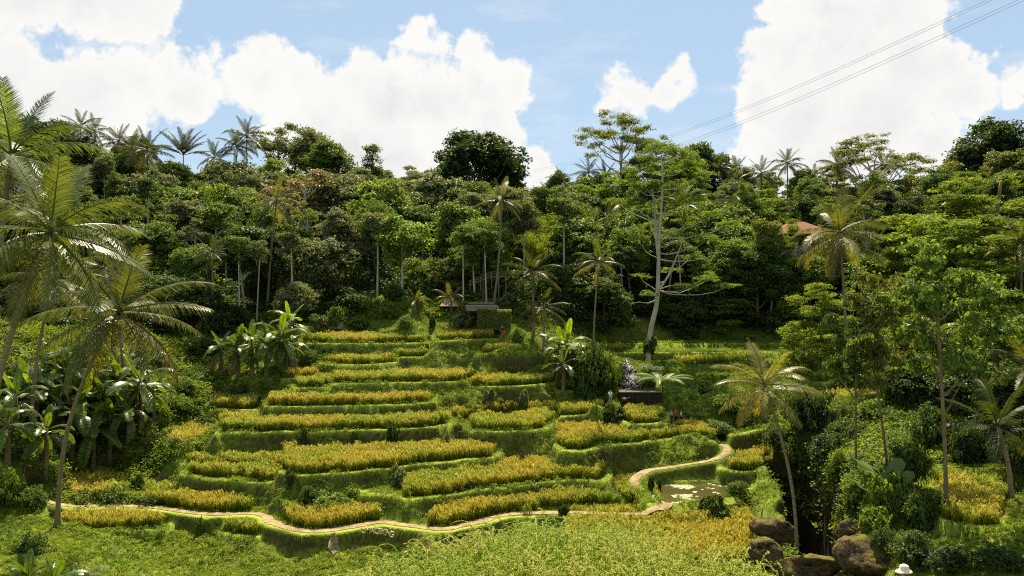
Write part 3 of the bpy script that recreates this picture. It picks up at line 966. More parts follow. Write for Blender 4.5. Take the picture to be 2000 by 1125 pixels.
def tree_proto(kind, seed):
    """returns {part: mesh}, height, width - every tree is trunk (with limbs) and crown"""
    rng = rs(seed)
    tr = MB(); cr = MB()
    if kind == 'round':
        H, R, zc, rz, nl = 12.0, 4.2, 7.2, 4.6, 32
        d = sphere_dirs(nl, rng); d[:, 2] = np.where(d[:, 2] < -0.6, -d[:, 2], d[:, 2])
        C = np.array([0, 0, zc]) + d * np.array([R, R, rz]) * rng.uniform(0.35, 0.78, (nl, 1))
        rad = rng.uniform(1.1, 2.0, nl)
        top, leaf, n, sq = 5.0, (0.34, 0.19), 15000, 0.95
    elif kind == 'dense':
        H, R, zc, rz, nl = 12.0, 4.6, 6.6, 5.0, 34
        d = sphere_dirs(nl, rng); d[:, 2] = np.where(d[:, 2] < -0.8, -d[:, 2], d[:, 2])
        C = np.array([0, 0, zc]) + d * np.array([R, R, rz]) * rng.uniform(0.45, 0.80, (nl, 1))
        rad = rng.uniform(1.1, 1.9, nl)
        top, leaf, n, sq = 5.0, (0.36, 0.20), 18000, 1.0
    elif kind == 'airy':
        H, R, zc, rz, nl = 13.0, 3.6, 9.0, 4.0, 22
        d = sphere_dirs(nl, rng)
        C = np.array([0, 0, zc]) + d * np.array([R, R, rz]) * rng.uniform(0.3, 0.95, (nl, 1))
        rad = rng.uniform(0.55, 1.15, nl)
        top, leaf, n, sq = 8.0, (0.30, 0.16), 4600, 0.7
    elif kind == 'column':
        H, R, zc, rz, nl = 14.0, 2.0, 8.0, 6.0, 26
        t = rng.random(nl); a = rng.uniform(0, 6.28, nl)
        rr = 1.9 * np.sqrt(np.clip(1 - t, 0.05, 1)) * rng.uniform(0.3, 0.9, nl)
        C = np.stack([rr * np.cos(a), rr * np.sin(a), 3.5 + 10 * t], -1)
        rad = rng.uniform(0.6, 1.0, nl)
        top, leaf, n, sq = 12.0, (0.30, 0.16), 6000, 0.9
    elif kind == 'slim':
        H, R, zc, rz, nl = 14.0, 2.6, 10.2, 3.4, 20
        d = sphere_dirs(nl, rng)
        C = np.array([0, 0, zc]) + d * np.array([R, R, rz]) * rng.uniform(0.3, 0.78, (nl, 1))
        rad = rng.uniform(0.7, 1.25, nl)
        top, leaf, n, sq = 8.5, (0.30, 0.17), 9500, 0.95
    elif kind == 'flat':
        H, R, zc, rz, nl = 15.0, 6.0, 13.0, 1.6, 44
        a = rng.uniform(0, 6.28, nl); q = np.sqrt(rng.random(nl))
        C = np.stack([R * q * np.cos(a), R * q * np.sin(a), 14.2 - 3.2 * q ** 1.5 - rng.random(nl) * 3.2], -1)
        rad = rng.uniform(0.7, 1.4, nl)
        top, leaf, n, sq = 6.5, (0.34, 0.12), 8500, 0.42
    elif kind == 'tiers':
        H, R, zc, rz, nl = 13.0, 5.0, 8.0, 4.5, 52
        t = rng.random(nl); a = rng.uniform(0, 6.28, nl)
        rr = 5.0 * (1 - 0.55 * t) * np.sqrt(rng.random(nl))
        C = np.stack([rr * np.cos(a), rr * np.sin(a), 3.0 + 9.6 * t - 0.12 * rr], -1)
        rad = rng.uniform(1.0, 1.9, nl)
        top, leaf, n, sq = 9.0, (0.40, 0.13), 19000, 0.42
    elif kind == 'open':
        H, R, zc, rz, nl = 15.0, 4.6, 10.6, 4.2, 46
        d = sphere_dirs(nl, rng)
        C = np.array([0, 0, zc]) + d * np.array([R, R, rz]) * rng.uniform(0.35, 1.0, (nl, 1))
        rad = rng.uniform(0.45, 1.05, nl)
        top, leaf, n, sq = 9.0, (0.36, 0.22), 7800, 0.7
    elif kind == 'pole':
        H, R, zc, rz, nl = 15.0, 2.0, 12.6, 2.3, 18
        d = sphere_dirs(nl, rng)
        C = np.array([0, 0, zc]) + d * np.array([R, R, rz]) * rng.uniform(0.3, 0.9, (nl, 1))
        rad = rng.uniform(0.5, 0.95, nl)
        top, leaf, n, sq = 12.0, (0.28, 0.16), 4200, 0.8
    feather = kind in ('flat', 'tiers')
    lean = rng.normal(0, 0.35, 2) if kind != 'open' else rng.normal(0, 1.1, 2)
    Pt = np.array([[0, 0, -1.2], [0.05, 0, 0.5], [lean[0] * .4, lean[1] * .4, top * .5], [lean[0], lean[1], top], [lean[0] * 1.3, lean[1] * 1.3, min(H - 1.5, top * 1.35)]])
    Pt = smooth_line(Pt, 0.9)
    r0 = {'round': .26, 'dense': .30, 'airy': .2, 'column': .18, 'slim': .15, 'flat': .30, 'tiers': .26, 'open': .17, 'pole': .16}[kind]
    tr.tube(Pt, np.linspace(r0, r0 * 0.42, len(Pt)), 8)
    order = np.argsort(-rad)[:(16 if feather or kind in ('airy', 'open') else 10)]
    for k in order:
        c = C[k]
        z0 = np.clip(c[2] - 0.6 * np.hypot(c[0], c[1]) - 0.8, top * 0.45, Pt[-1, 2] - .3)
        i = np.argmin(abs(Pt[:, 2] - z0))
        limb(tr, Pt[i], c, r0 * 0.36, r0 * 0.10, rng)
    if feather:
        lump_leaves(cr, C, rad, n, leaf[0], leaf[1], rng, sq, 0.5, 18, 1.1, 0.30)
    else:
        lump_leaves(cr, C, rad, n, leaf[0], leaf[1], rng, sq, 0.42, 14, 0.25, 0.5)
    bark = M['pale_bark'] if kind in ('slim', 'flat', 'airy', 'pole') else M['bark']
    nm = kind + '_tree_'
    V = np.vstack(cr.V)
    return {'trunk': tr.mesh(nm + 'trunk', bark, True), 'crown': cr.mesh(nm + 'crown', M['feather'] if feather else M['leaf'])}, float(np.percentile(V[:, 2], 99.5)), float(np.percentile(np.abs(V[:, 0]), 98) * 2)


PROTO = {}
for _k, _n in (('round', 4), ('dense', 3), ('airy', 3), ('column', 2), ('slim', 3), ('flat', 3), ('tiers', 3), ('open', 3), ('pole', 3)):
    PROTO[_k] = [tree_proto(_k, 100 * len(PROTO) + 10 + i) for i in range(_n)]

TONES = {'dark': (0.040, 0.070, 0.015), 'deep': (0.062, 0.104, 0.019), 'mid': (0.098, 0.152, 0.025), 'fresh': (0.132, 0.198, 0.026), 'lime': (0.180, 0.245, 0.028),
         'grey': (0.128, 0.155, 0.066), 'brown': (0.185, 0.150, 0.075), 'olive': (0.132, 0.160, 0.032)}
NAMES = {'round': 'broadleaf_tree', 'dense': 'broadleaf_tree', 'airy': 'slender_tree', 'column': 'narrow_tree', 'slim': 'slender_tree', 'flat': 'flat_topped_tree', 'tiers': 'feathery_tree', 'open': 'broadleaf_tree', 'pole': 'slender_tree'}
COUNT = {}


def plant_tree(kind, loc, top_z, width, tone, label, group=None, var=None, seed=0):
    rng = rs(seed * 7 + 3)
    protos = PROTO[kind]
    parts, H, W = protos[(var if var is not None else seed) % len(protos)]
    sz = max(0.35, (top_z - loc[2]) / H)
    sx = width / W
    if sz < 0.85 * sx:                      # a low crown: the foot of the trunk stands deeper in the undergrowth
        sz = 0.85 * sx
        loc = (loc[0], loc[1], top_z - sz * H)
    nm = NAMES[kind]
    e = thing(nm, loc, label, 'tree', group, rng.uniform(0, 6.28), (sx, sx, sz))
    col = np.array(TONES[tone] if isinstance(tone, str) else tone) * rng.uniform(0.85, 1.2)
    obj('trunk', parts['trunk'], e)
    obj('crown', parts['crown'], e, color=col)
    return e


# --- coconut palms
def frond_mesh(name, bend, droop, seed, n=50, stiff=False):
    rng = rs(seed)
    mb = MB()
    m = 20
    s = np.linspace(0, 1, m)
    th = -bend * s ** 1.6
    P = np.zeros((m, 3))
    for i in range(1, m):
        P[i] = P[i - 1] + np.array([math.cos(th[i]), 0, math.sin(th[i])]) / (m - 1)
    P[:, 1] = rng.uniform(-.16, .16) * s ** 2
    mb.tube(P, np.linspace(0.013, 0.002, m), 4, tone=0.1)
    ss = np.linspace(0.16, 0.995, n)
    for side in (-1, 1):
        q = ss + rng.normal(0, 0.004, n)
        q = np.clip(q, 0, 1)
        base = np.stack([np.interp(q, s, P[:, k]) for k in range(3)], -1)
        tht = np.interp(q, s, th)
        tan = np.stack([np.cos(tht), 0 * q, np.sin(tht)], -1)
        nor = np.stack([-np.sin(tht), 0 * q, np.cos(tht)], -1)
        L = 0.285 * np.sin(np.pi * (0.18 + 0.76 * q)) ** 0.6 * rng.uniform(0.72, 1.12, n) * np.where(rng.random(n) < .05, .25, 1)
        fwd = 0.40 + 0.55 * q
        sidev = np.zeros((n, 3)); sidev[:, 1] = side
        dv = sidev + tan * fwd[:, None] + nor * (0.30 if stiff else 0.10)
        dv /= np.linalg.norm(dv, axis=1)[:, None]
        down = np.array([0, 0, -1.0])
        dr = droop * rng.uniform(0.6, 1.3, n)[:, None]
        d1 = dv + down * dr * 0.35; d1 /= np.linalg.norm(d1, axis=1)[:, None]
        d2 = dv * 0.7 + down * dr * 1.7; d2 /= np.linalg.norm(d2, axis=1)[:, None]
        w = 0.0125
        wv = tan * w
        p1 = base + d1 * L[:, None] * 0.5
        p2 = p1 + d2 * L[:, None] * 0.5
        V = np.stack([base - wv * .5, base + wv * .5, p1 + wv * .55, p1 - wv * .55, p2], 1).reshape(-1, 3)
        k = np.arange(n)[:, None] * 5
        mb.add(V, k + np.array([[0, 1, 2, 3]]), k + np.array([[3, 2, 4]]), np.repeat(q, 5))
    return mb.mesh(name, M['frond'])


FRONDS = {
    'spear': [frond_mesh('frond_young', 0.25, 0.10, 1), frond_mesh('frond_young', 0.5, 0.2, 2)],
    'arch': [frond_mesh('frond_arching', 0.85, 0.8, 3), frond_mesh('frond_arching', 1.15, 1.0, 4), frond_mesh('frond_arching', 0.65, 0.6, 5)],
    'droop': [frond_mesh('frond_drooping', 0.95, 1.1, 6), frond_mesh('frond_drooping', 0.6, 1.3, 7)],
    'stiff': [frond_mesh('frond_stiff', 0.35, 0.12, 8, 56, True), frond_mesh('frond_stiff', 0.55, 0.2, 9, 56, True)],
}


def coconut_mesh():
    mb = MB(); rng = rs(5)
    for k in range(9):
        a = k * 2.4
        c = np.array([0.22 * math.cos(a), 0.22 * math.sin(a), -0.1 * (k % 3)])
        th = np.linspace(0, np.pi, 6)
        V = [c + 0.13 * np.array([math.sin(t) * math.cos(p), math.sin(t) * math.sin(p), 1.2 * math.cos(t)]) for t in th for p in np.linspace(0, 2 * np.pi, 8, endpoint=False)]
        Q = [(i * 8 + j, i * 8 + (j + 1) % 8, (i + 1) * 8 + (j + 1) % 8, (i + 1) * 8 + j) for i in range(5) for j in range(8)]
        mb.add(V, Q)
    return mb.mesh('coconut_bunch', M['coconut'], True)


COCO = coconut_mesh()
_fp = MB(); _fp.tube([[0, 0, -1], [0.03, 0.02, 0.3], [0.0, 0.0, 0.6], [0, 0, 1.0]], [0.02, 0.018, .014, .013], 7)
FAR_TRUNK = _fp.mesh('far_palm_trunk', M['palm_bark'], True)


def palm(loc, crown, L, label, group=None, n=17, seed=0, color=(0.075, 0.105, 0.022), near=False, curve=0.25, r=0.16, lo=-45, hi=80, stiff=False, name='coconut_palm', nuts=True, trunk=True):
    """loc: foot, crown: top of the trunk; fronds spiral from upright young ones to hanging old ones"""
    rng = rs(900 + seed)
    e = thing(name, loc, label, 'palm tree', group)
    c = np.array(crown) - np.array(loc)
    if trunk:
        mb = MB()
        k = 26 if near else 8
        t = np.linspace(0, 1, k)
        P = np.outer(t, c)
        bow = np.array([c[0], c[1], 0])
        P[:, :2] -= np.outer(np.sin(np.pi * t) * curve, bow[:2])
        P[0] -= np.array([0, 0, 0.8])
        R = r * (1.0 - 0.35 * t) + r * 0.7 * np.exp(-t * 22)
        if near:
            R = R * (1 + 0.05 * rng.normal(size=k))
        mb.tube(P, R, 10 if near else 7)
        obj('trunk', mb.mesh('palm_trunk', M['palm_bark'], True), e)
    ga = 2.39996
    a0 = rng.uniform(0, 6.28)
    for i in range(n):
        f = i / (n - 1)
        lo_ = lo * .75
        el = hi + (lo_ - hi) * f ** 0.75 + rng.normal(0, 5)
        kind = 'stiff' if stiff else ('spear' if f < 0.16 else 'arch' if f < 0.72 else 'droop')
        me = FRONDS[kind][rng.integers(len(FRONDS[kind]))]
        sc = L * (0.72 + 0.28 * min(1, f * 4 + .3)) * rng.uniform(0.9, 1.08)
        cc = np.array(color) * (rng.uniform(1.05, 1.75) if near else rng.uniform(.7, 1.2)) * np.array([1.08, 1.0, .75])
        if f > 0.8 and rng.random() < 0.5: cc = cc * np.array([1.6, 1.15, 0.9])
        o = obj('frond', me, e, loc=c + np.array([0, 0, -0.25 * f * L / 5]), rot=(rng.normal(0, 0.2), -math.radians(el), a0 + ga * i), scale=(sc, sc * rng.uniform(.9, 1.1) * (1 if near else .72), sc), color=cc)
    for i in range(1 if near and nuts else 0):      # dead fronds hanging against the trunk
        me = FRONDS['droop'][i % 2]
        obj('dead_frond', me, e, loc=c + np.array([0, 0, -.4]), rot=(rng.normal(0, .4), math.radians(68 + 8 * i), a0 + 2.1 * i + rng.normal(0, .3)), scale=(L * .55, L * .35, L * .55), color=(0.15, 0.105, 0.05))
    if nuts:
        obj('coconut_bunch', COCO, e, loc=c + np.array([0.0, 0, -0.35]), scale=(L / 5,) * 3)
    return e


# --- bananas
def banana_leaf(name, bend, seed, tear=0.5):
    rng = rs(seed); mb = MB()
    m = 17
    s = np.linspace(0, 1, m)
    th = -bend * s ** 1.4
    P = np.zeros((m, 3))
    for i in range(1, m):
        P[i] = P[i - 1] + np.array([math.cos(th[i]), 0, math.sin(th[i])]) / (m - 1)
    mb.tube(P, np.linspace(0.014, 0.003, m), 4, tone=0.0)
    w = 0.155 * np.sin(np.pi * np.clip(0.06 + 0.94 * (s - .12) / .88, 0, 1)) ** 0.5
    for side in (-1, 1):
        dr = 0.35
        for i in range(2, m - 1):
            if rng.random() < tear or i == 2:
                dr = rng.uniform(0.05, 0.9)
            g = 0.006 if rng.random() < tear else 0.0
            V = []
            for (q, o) in ((i, g), (i + 1, -g)):
                t = np.array([math.cos(th[q]), 0, math.sin(th[q])]); nn = np.array([-math.sin(th[q]), 0, math.cos(th[q])])
                b = P[q] + t * o
                d1 = np.array([0, side, 0]) + nn * 0.25 + t * 0.18
                d2 = np.array([0, side * (1 - dr * .5), 0]) - nn * dr + t * 0.2
                V += [b, b + d1 * w[q] * .5, b + d1 * w[q] * .5 + d2 * w[q] * .5]
            mb.add(V, [(0, 1, 4, 3), (1, 2, 5, 4)] if side > 0 else [(3, 4, 1, 0), (4, 5, 2, 1)], None, 0.5)
    return mb.mesh(name, M['banana'])


BLEAF = [banana_leaf('banana_leaf_upright', 0.35, 1, 0.15), banana_leaf('banana_leaf', 1.3, 2), banana_leaf('banana_leaf', 1.7, 3, .7), banana_leaf('banana_leaf_hanging', 1.1, 4, .8)]
_bs = MB(); _bs.tube([[0, 0, -.5], [0, 0, 0.2], [.02, 0, 1.2], [0, 0.02, 2.2]], [0.17, 0.15, 0.11, 0.07], 8)
BSTEM = _bs.mesh('banana_stem', M['banana_stem'], True)


def banana(loc, h, label, group, seed, color=(0.075, 0.125, 0.025), n=9, L=None, name='banana_plant'):
    rng = rs(3000 + seed)
    e = thing(name, loc, label, 'banana plant', group)
    obj('stem', BSTEM, e, scale=(h / 2.6,) * 3)
    L = L or h * 0.72
    a0 = rng.uniform(0, 6.28)
    for i in range(n):
        f = i / (n - 1)
        el = 78 - 108 * f ** 0.9 + rng.normal(0, 8)
        me = BLEAF[0 if f < .12 else (1 + rng.integers(2)) if f < .75 else 3]
        cc = np.array(color) * np.array([1.35, 1.2, .8]) * rng.uniform(0.7, 1.3) * (np.array([1.3, 1.3, .8]) if f < .12 else 1)
        if f > .9 and rng.random() < .5: cc = np.array([0.14, 0.10, 0.04])
        sc = L * rng.uniform(.8, 1.1) * (.72 if f < .12 else 1)
        obj('leaf', me, e, loc=(0, 0, h * 0.80 - .12 * h * f), rot=(rng.normal(0, .2), -math.radians(el), a0 + 2.39996 * i), scale=(sc, sc * 1.15, sc), color=cc)
    return e


# --- bushes and small growth
def bush_mesh(name, seed, n=2600, leaf=(0.22, 0.13), flat=0.8, nl=14, mat=None, rad=(0.35, 0.6), shell=.55):
    rng = rs(seed); mb = MB()
    d = sphere_dirs(nl, rng); d[:, 2] = np.abs(d[:, 2])
    C = d * np.array([0.75, 0.75, 0.75 * flat]) * rng.uniform(.2, 1, (nl, 1)) + np.array([0, 0, 0.1])
    lump_leaves(mb, C, rng.uniform(rad[0], rad[1], nl), n, leaf[0], leaf[1], rng, 0.85, 0.16, 12, .6, shell)
    return mb.mesh(name, mat or M['leaf'])


BUSH = [bush_mesh('bush_foliage', 40 + i) for i in range(4)]
FINEBUSH = [bush_mesh('fine_bush_foliage', 60 + i, 3600, (0.13, 0.07)) for i in range(3)]
_st = MB()
for k in range(5):
    _st.tube([[0, 0, -.3], [.1 * math.cos(k * 1.3), .1 * math.sin(k * 1.3), .3], [.35 * math.cos(k * 1.3), .35 * math.sin(k * 1.3), .8]], [.035, .028, .012], 5)
BSTEMS = _st.mesh('bush_stems', M['bark'], True)


def bush(loc, w, h, tone, label, group=None, seed=0, fine=False, name='bush', cat='bush'):
    rng = rs(5000 + seed)
    e = thing(name, loc, label, cat, group, rng.uniform(0, 6.28), (w / 2.2, w / 2.2, h / 1.25))
    col = np.array(TONES[tone] if isinstance(tone, str) else tone)
    obj('stems', BSTEMS, e)
    obj('foliage', (FINEBUSH if fine else BUSH)[seed % 3], e, color=col)
    return e


def fern_frond_tree(loc, h, L, label):
    e = thing('tree_fern', loc, label, 'tree fern')
    mb = MB(); mb.tube([[0, 0, -.5], [.05, 0, h * .5], [0, 0, h]], [.09, .075, .07], 7)
    obj('trunk', mb.mesh('fern_trunk', M['darkwood'], True), e)
    for i in range(11):
        obj('frond', FRONDS['arch'][i % 3], e, loc=(0, 0, h), rot=(0, -math.radians(32 - 4 * (i % 3)), i * 2.39996), scale=(L, L * 1.2, L), color=(0.17, 0.24, 0.055))
    return e


# --- blades, rice and weeds (scattered by the thousand)
def blades(seed, n, h, w, spread, lean=0.35, seg=2, tones=(0, 1), ears=0, ear_len=0.2):
    rng = rs(seed); mb = MB()
    for i in range(n):
        a = rng.uniform(0, 6.28); r = spread * math.sqrt(rng.random())
        b = np.array([r * math.cos(rng.uniform(0, 6.28)), r * math.sin(rng.uniform(0, 6.28)), 0])
        d = np.array([math.cos(a), math.sin(a), 0]); s = np.array([-d[1], d[0], 0]) * w * .5
        hh = h * rng.uniform(.65, 1.1); ln = lean * rng.uniform(.2, 1.3)
        p0 = b; p1 = b + d * ln * hh * .3 + np.array([0, 0, hh * .6]); p2 = b + d * ln * hh * 1.0 + np.array([0, 0, hh * (1 - ln * .35)])
        t0, t1 = tones
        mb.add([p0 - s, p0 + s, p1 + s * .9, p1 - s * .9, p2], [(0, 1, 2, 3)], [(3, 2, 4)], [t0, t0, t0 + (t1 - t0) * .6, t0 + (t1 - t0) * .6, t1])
    for i in range(ears):
        a = rng.uniform(0, 6.28); r = spread * math.sqrt(rng.random())
        b = np.array([r * math.cos(a * 3), r * math.sin(a * 3), 0])
        d = np.array([math.cos(a), math.sin(a), 0]); s = np.array([-d[1], d[0], 0]) * w * .8
        hh = h * rng.uniform(.8, 1.05)
        p = [b + np.array([0, 0, hh * .85]), b + d * ear_len * .35 + np.array([0, 0, hh]), b + d * ear_len + np.array([0, 0, hh * .92 - ear_len * .3])]
        mb.add([p[0] - s * .5, p[0] + s * .5, p[1] + s, p[1] - s, p[2] + s * .4, p[2] - s * .4], [(0, 1, 2, 3), (3, 2, 4, 5)], None, [.75, .75, 1, 1, 1, 1])
    return mb


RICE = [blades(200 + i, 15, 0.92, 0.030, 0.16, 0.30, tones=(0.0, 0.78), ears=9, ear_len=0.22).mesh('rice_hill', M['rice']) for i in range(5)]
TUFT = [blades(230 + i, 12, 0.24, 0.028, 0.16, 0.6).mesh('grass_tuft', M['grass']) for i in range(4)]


def fore_rice(seed):
    """close by: long leaves, thin stalks and drooping ears set with grains"""
    rng = rs(seed)
    mb = blades(seed, 15, 0.98, 0.017, 0.09, 0.42, tones=(0.0, 0.58))
    for i in range(4):
        a = rng.uniform(0, 6.28)
        d = np.array([math.cos(a), math.sin(a), 0])
        b = np.array([rng.normal(0, .05), rng.normal(0, .05), 0])
        hh = rng.uniform(.74, 1.0)
        m = 9
        t = np.linspace(0, 1, m)
        R = rng.uniform(.13, .22)
        ang = t * rng.uniform(1.5, 2.3)
        arc = b + np.array([0, 0, hh]) + np.outer(R * (1 - np.cos(ang)), d) + np.outer(R * .8 * np.sin(ang), [0, 0, 1.0])
        P = np.vstack([b, b + np.array([0, 0, hh * .6]), arc])
        mb.tube(P, np.linspace(.005, .003, len(P)), 3, tone=.55, cap=False)
        ng = 44
        q = np.linspace(.05, 1, ng)
        G = np.stack([np.interp(q, t, arc[:, k]) for k in range(3)], -1) + rng.normal(0, .0045, (ng, 3))
        T = np.gradient(G, axis=0) + rng.normal(0, .003, (ng, 3))
        mb.cards(G, rng.normal(size=(ng, 3)), .026, .010, rng, rng.uniform(.85, 1.0), T)
    return mb.mesh('rice_plant', M['green_rice'])


FRICE = [fore_rice(260 + i) for i in range(5)]


def weed(seed, n=26, h=0.35, leaf=(0.13, 0.09), mat='weed', r=.28):
    rng = rs(seed); mb = MB()
    C = np.stack([rng.normal(0, r * .6, n), rng.normal(0, r * .6, n), h * rng.random(n) ** .7], -1)
    N = rng.normal(0, .5, (n, 3)) + np.array([0, 0, 1.0])
    mb.cards(C, N, leaf[0] * rng.uniform(.6, 1.3, n), leaf[1] * rng.uniform(.6, 1.3, n), rng, np.clip(C[:, 2] / h, 0, 1))
    return mb.mesh('weed_clump', M[mat])


WEED = [weed(280 + i) for i in range(4)]
UNDER = [weed(290 + i, 120, 1.5, (0.42, 0.20), 'under', 1.0) for i in range(3)] + [weed(296 + i, 140, 2.4, (0.36, 0.17), 'under', 0.9) for i in range(2)]
# ------------------------------------------------------------------ crops and ground cover
RICE_PTS = []


def grid_pts(lo, hi, step, rng):
    xs = np.arange(lo[0], hi[0], step); ys = np.arange(lo[1], hi[1], step)
    X, Y = np.meshgrid(xs, ys)
    X = X.ravel() + rng.uniform(-.42, .42, X.size) * step; Y = Y.ravel() + rng.uniform(-.42, .42, Y.size) * step
    return X, Y


def path_clear(x, y, d):
    k = np.ones(len(x), bool)
    for P in PATHLINES:
        k &= line_dist(P[::2], x, y) > d
    return k


def rice_field(terr, u0, u1, depth, label, seed, inset=0.62, step=0.22, scale=1.0, front=0.0, tol=0.16):
    rng = rs(4000 + seed)
    P = TPOLY[terr]; Z = TZ[terr]
    x, y = grid_pts(P.min(0), P.max(0), step, rng)
    t = x / y
    k = (t > (u0 - CU) / FP + 0.02 * vnoise(y * .6, y * 0 + seed, 3)) & (t < (u1 - CU) / FP + 0.02 * vnoise(y * .6, y * 0 + 9 + seed, 4))
    x, y = x[k], y[k]
    wx = x + 0.55 * vnoise(x * 0.35, y * 0.35, 1) + 0.30 * vnoise(x * 1.1, y * 1.1, 2)
    wy = y + 0.75 * vnoise(x * 0.35, y * 0.35, 3) + 0.45 * vnoise(x * 1.1, y * 1.1, 4)
    sd = -sdist(P, wx, wy)
    z = gh(x, y)
    # distance from the front bank only
    n = len(P) - 2
    fd = line_dist(P[:n], wx, wy)
    k = (sd > 0.25) & (fd > inset + .35 * vnoise(x * .8, y * .8, 90)) & (rng.random(len(x)) < .93 + 1.1 * np.minimum(0, vnoise(x * .55, y * .55, 91) + .22)) & (fd < depth + 0.5 * vnoise(x * .5, y * 0, seed)) & (np.abs(z - Z) < tol) & path_clear(x, y, 0.75)
    x, y, z = x[k], y[k], z[k]
    if not len(x):
        print('EMPTY FIELD', terr, label); return
    RICE_PTS.append(np.stack([x, y], -1))
    s = 1.12 * scale * (1 + 0.25 * vnoise(x * .7, y * .7, 8)) * rng.uniform(.70, 1.2, len(x)) * (1 + .3 * vnoise(x * 2.2, y * 2.2, 92))
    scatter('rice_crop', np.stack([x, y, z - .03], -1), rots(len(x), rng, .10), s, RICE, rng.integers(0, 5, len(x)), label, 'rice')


RF = [
    ('t9', 110, 330, 4.6, 'ripe rice in the field below the winding path, beside the leaning palm foot'),
    ('t9b', 432, 520, 3.2, 'small ripe rice patch tucked under the winding path, right of the lone sapling'),
    ('sp', 128, 240, 5.0, 'ripe rice on the spur above the path, beside the banana grove edge'),
    ('t8l', 282, 500, 5.2, 'ripe rice along the winding path below the lower left bank'),
    ('t8l', 556, 742, 5.5, 'ripe rice behind the winding path, in front of the pale mounded bush'),
    ('t8l', 838, 1180, 5.8, 'ripe rice strip behind the path and the close green rice'),
    ('t8l', 1180, 1292, 8.5, 'tall ripe rice corner wrapped by the path bend beside the pond'),
    ('t7', 782, 1168, 5.2, 'green tinged rice on the wide bench second above the path'),
    ('t6b', 358, 545, 3.0, 'narrow low strip of ripe rice at the left end of the third bench'),
    ('t6L', 348, 552, 3.5, 'ripe rice strip at the left end just above the narrow low strip'),
    ('t6', 560, 970, 5.2, 'long golden rice strip with two small trees on the bank behind'),
    ('t6r', 1090, 1330, 6.5, 'golden rice above the dark curved bank, below the walled basin'),
    ('t6r', 1330, 1400, 6.5, 'small ripe rice tip at the right end of the dark curved bank'),
    ('t5l', 300, 432, 7.5, 'broad golden rice field at the left shoulder of the hill'),
    ('t5', 432, 888, 4.6, 'long golden rice strip crossing the middle of the hill'),
    ('t5u', 890, 1180, 6.0, 'golden rice strip running back to the tall palm foot'),
    ('t5r', 928, 1075, 3.2, 'short golden rice step below the strip that runs to the palm foot'),
    ('t5s', 1230, 1290, 3.8, 'small shaded rice plot directly below the dark basin wall'),
    ('t4', 538, 858, 4.0, 'yellow green rice strip below the upper hill, left of two shrubs'),
    ('t4l', 422, 500, 4.0, 'small golden rice field beside the worn earth steps'),
    ('t4r', 1092, 1134, 2.4, 'tiny rice plot on the right shoulder below the banana clump'),
    ('t3', 655, 1104, 4.0, 'long golden rice strip on the upper hill with twin edges'),
    ('t3l', 566, 652, 3.4, 'short golden rice lobe at the left end of the upper hill'),
    ('t3m', 560, 655, 4.6, 'golden rice strip behind the lobe at the left end of the upper hill'),
    ('t3r', 920, 1104, 3.2, 'golden rice strip below the right half of the upper hill'),
    ('t2l', 626, 776, 4.2, 'golden rice strip on the second bench from the top, left part'),
    ('t2m', 780, 928, 4.0, 'golden rice strip on the second bench from the top, middle part'),
    ('t2r', 942, 1018, 3.8, 'golden rice strip on the second bench from the top, right end'),
    ('t1', 592, 840, 4.6, 'golden rice strip on the highest bench, left part'),
    ('t1r', 858, 978, 4.6, 'golden rice strip on the highest bench below the ivy wall'),
    ('rf', 1411, 1502, 6.5, 'golden rice field beside the pond, behind the small curved palm trunk'),
    ('f1', 1120, 1476, 8.5, 'deep golden rice at the edge of the close green rice'),
    ('u1', 1618, 1732, 5.0, 'golden rice plot behind the slim trunks on the right'),
    ('u2', 1600, 1688, 4.5, 'golden rice plot below the far green terraces on the right'),
    ('u3', 1545, 1650, 3.5, 'ripe rice plot on the far terraces right of the small palm'),
    ('u3', 1330, 1500, 3.0, 'yellowing rice strip on the far terraces behind the small palm'),
    ('u4', 1200, 1225, 3.0, 'small yellow rice patch left of the pale tree foot'),
    ('rb', 1835, 1960, 5.5, 'dull rice field on the right bank behind the slim leaning trunk'),
]
for _i, _f in enumerate(RF):
    rice_field(_f[0], _f[1], _f[2], _f[3] * 1.6, _f[4], seed=_i, inset=0.85 if _f[0] not in ('f1', 'rb') else 0.4, step=0.2 if _f[0] not in ('u1', 'u2', 'u3', 'u4') else 0.26, tol=0.16 if _f[0] not in ('f1', 'rb') else 0.5)

# the close green rice in front of the viewer
FIELD0 = np.array([(-3.2, 4.5), (-2.7, 8.4), (-2.1, 10.2), (-1.2, 11.8), (-0.3, 12.9), (0.6, 13.1), (1.5, 12.7), (2.3, 11.6), (2.8, 10.2), (3.0, 8.6), (3.2, 4.5)])
rng0 = rs(77)
x, y = grid_pts((-5, 5.0), (5, 13.2), 0.165, rng0)
k = sdist(FIELD0, x + .5 * vnoise(x, y, 3), y + .5 * vnoise(x, y, 4)) < 0
x, y = x[k], y[k]
scatter('rice_crop', np.stack([x, y, gh(x, y)], -1), rots(len(x), rng0, .13), rng0.uniform(.8, 1.12, len(x)), FRICE, rng0.integers(0, 5, len(x)),
        'close green rice with drooping pale ears along the bottom edge', 'rice')

RICE_ALL = np.vstack(RICE_PTS)
_cells = set(map(tuple, np.floor(RICE_ALL / 0.3).astype(int)))


def off_rice(x, y):
    return np.array([(a, b) not in _cells for a, b in np.floor(np.stack([x, y], -1) / 0.3).astype(int)])


def on_bund(x, y):
    i = np.clip(np.searchsorted(GY, y) - 1, 0, len(GY) - 2); j = np.clip(np.searchsorted(GT, x / (y + 6.0)) - 1, 0, len(GT) - 2)
    return BUND[i, j]


def slope_at(x, y):
    return np.hypot(gh(x + .15, y) - gh(x - .15, y), gh(x, y + .15) - gh(x, y - .15)) / 0.3


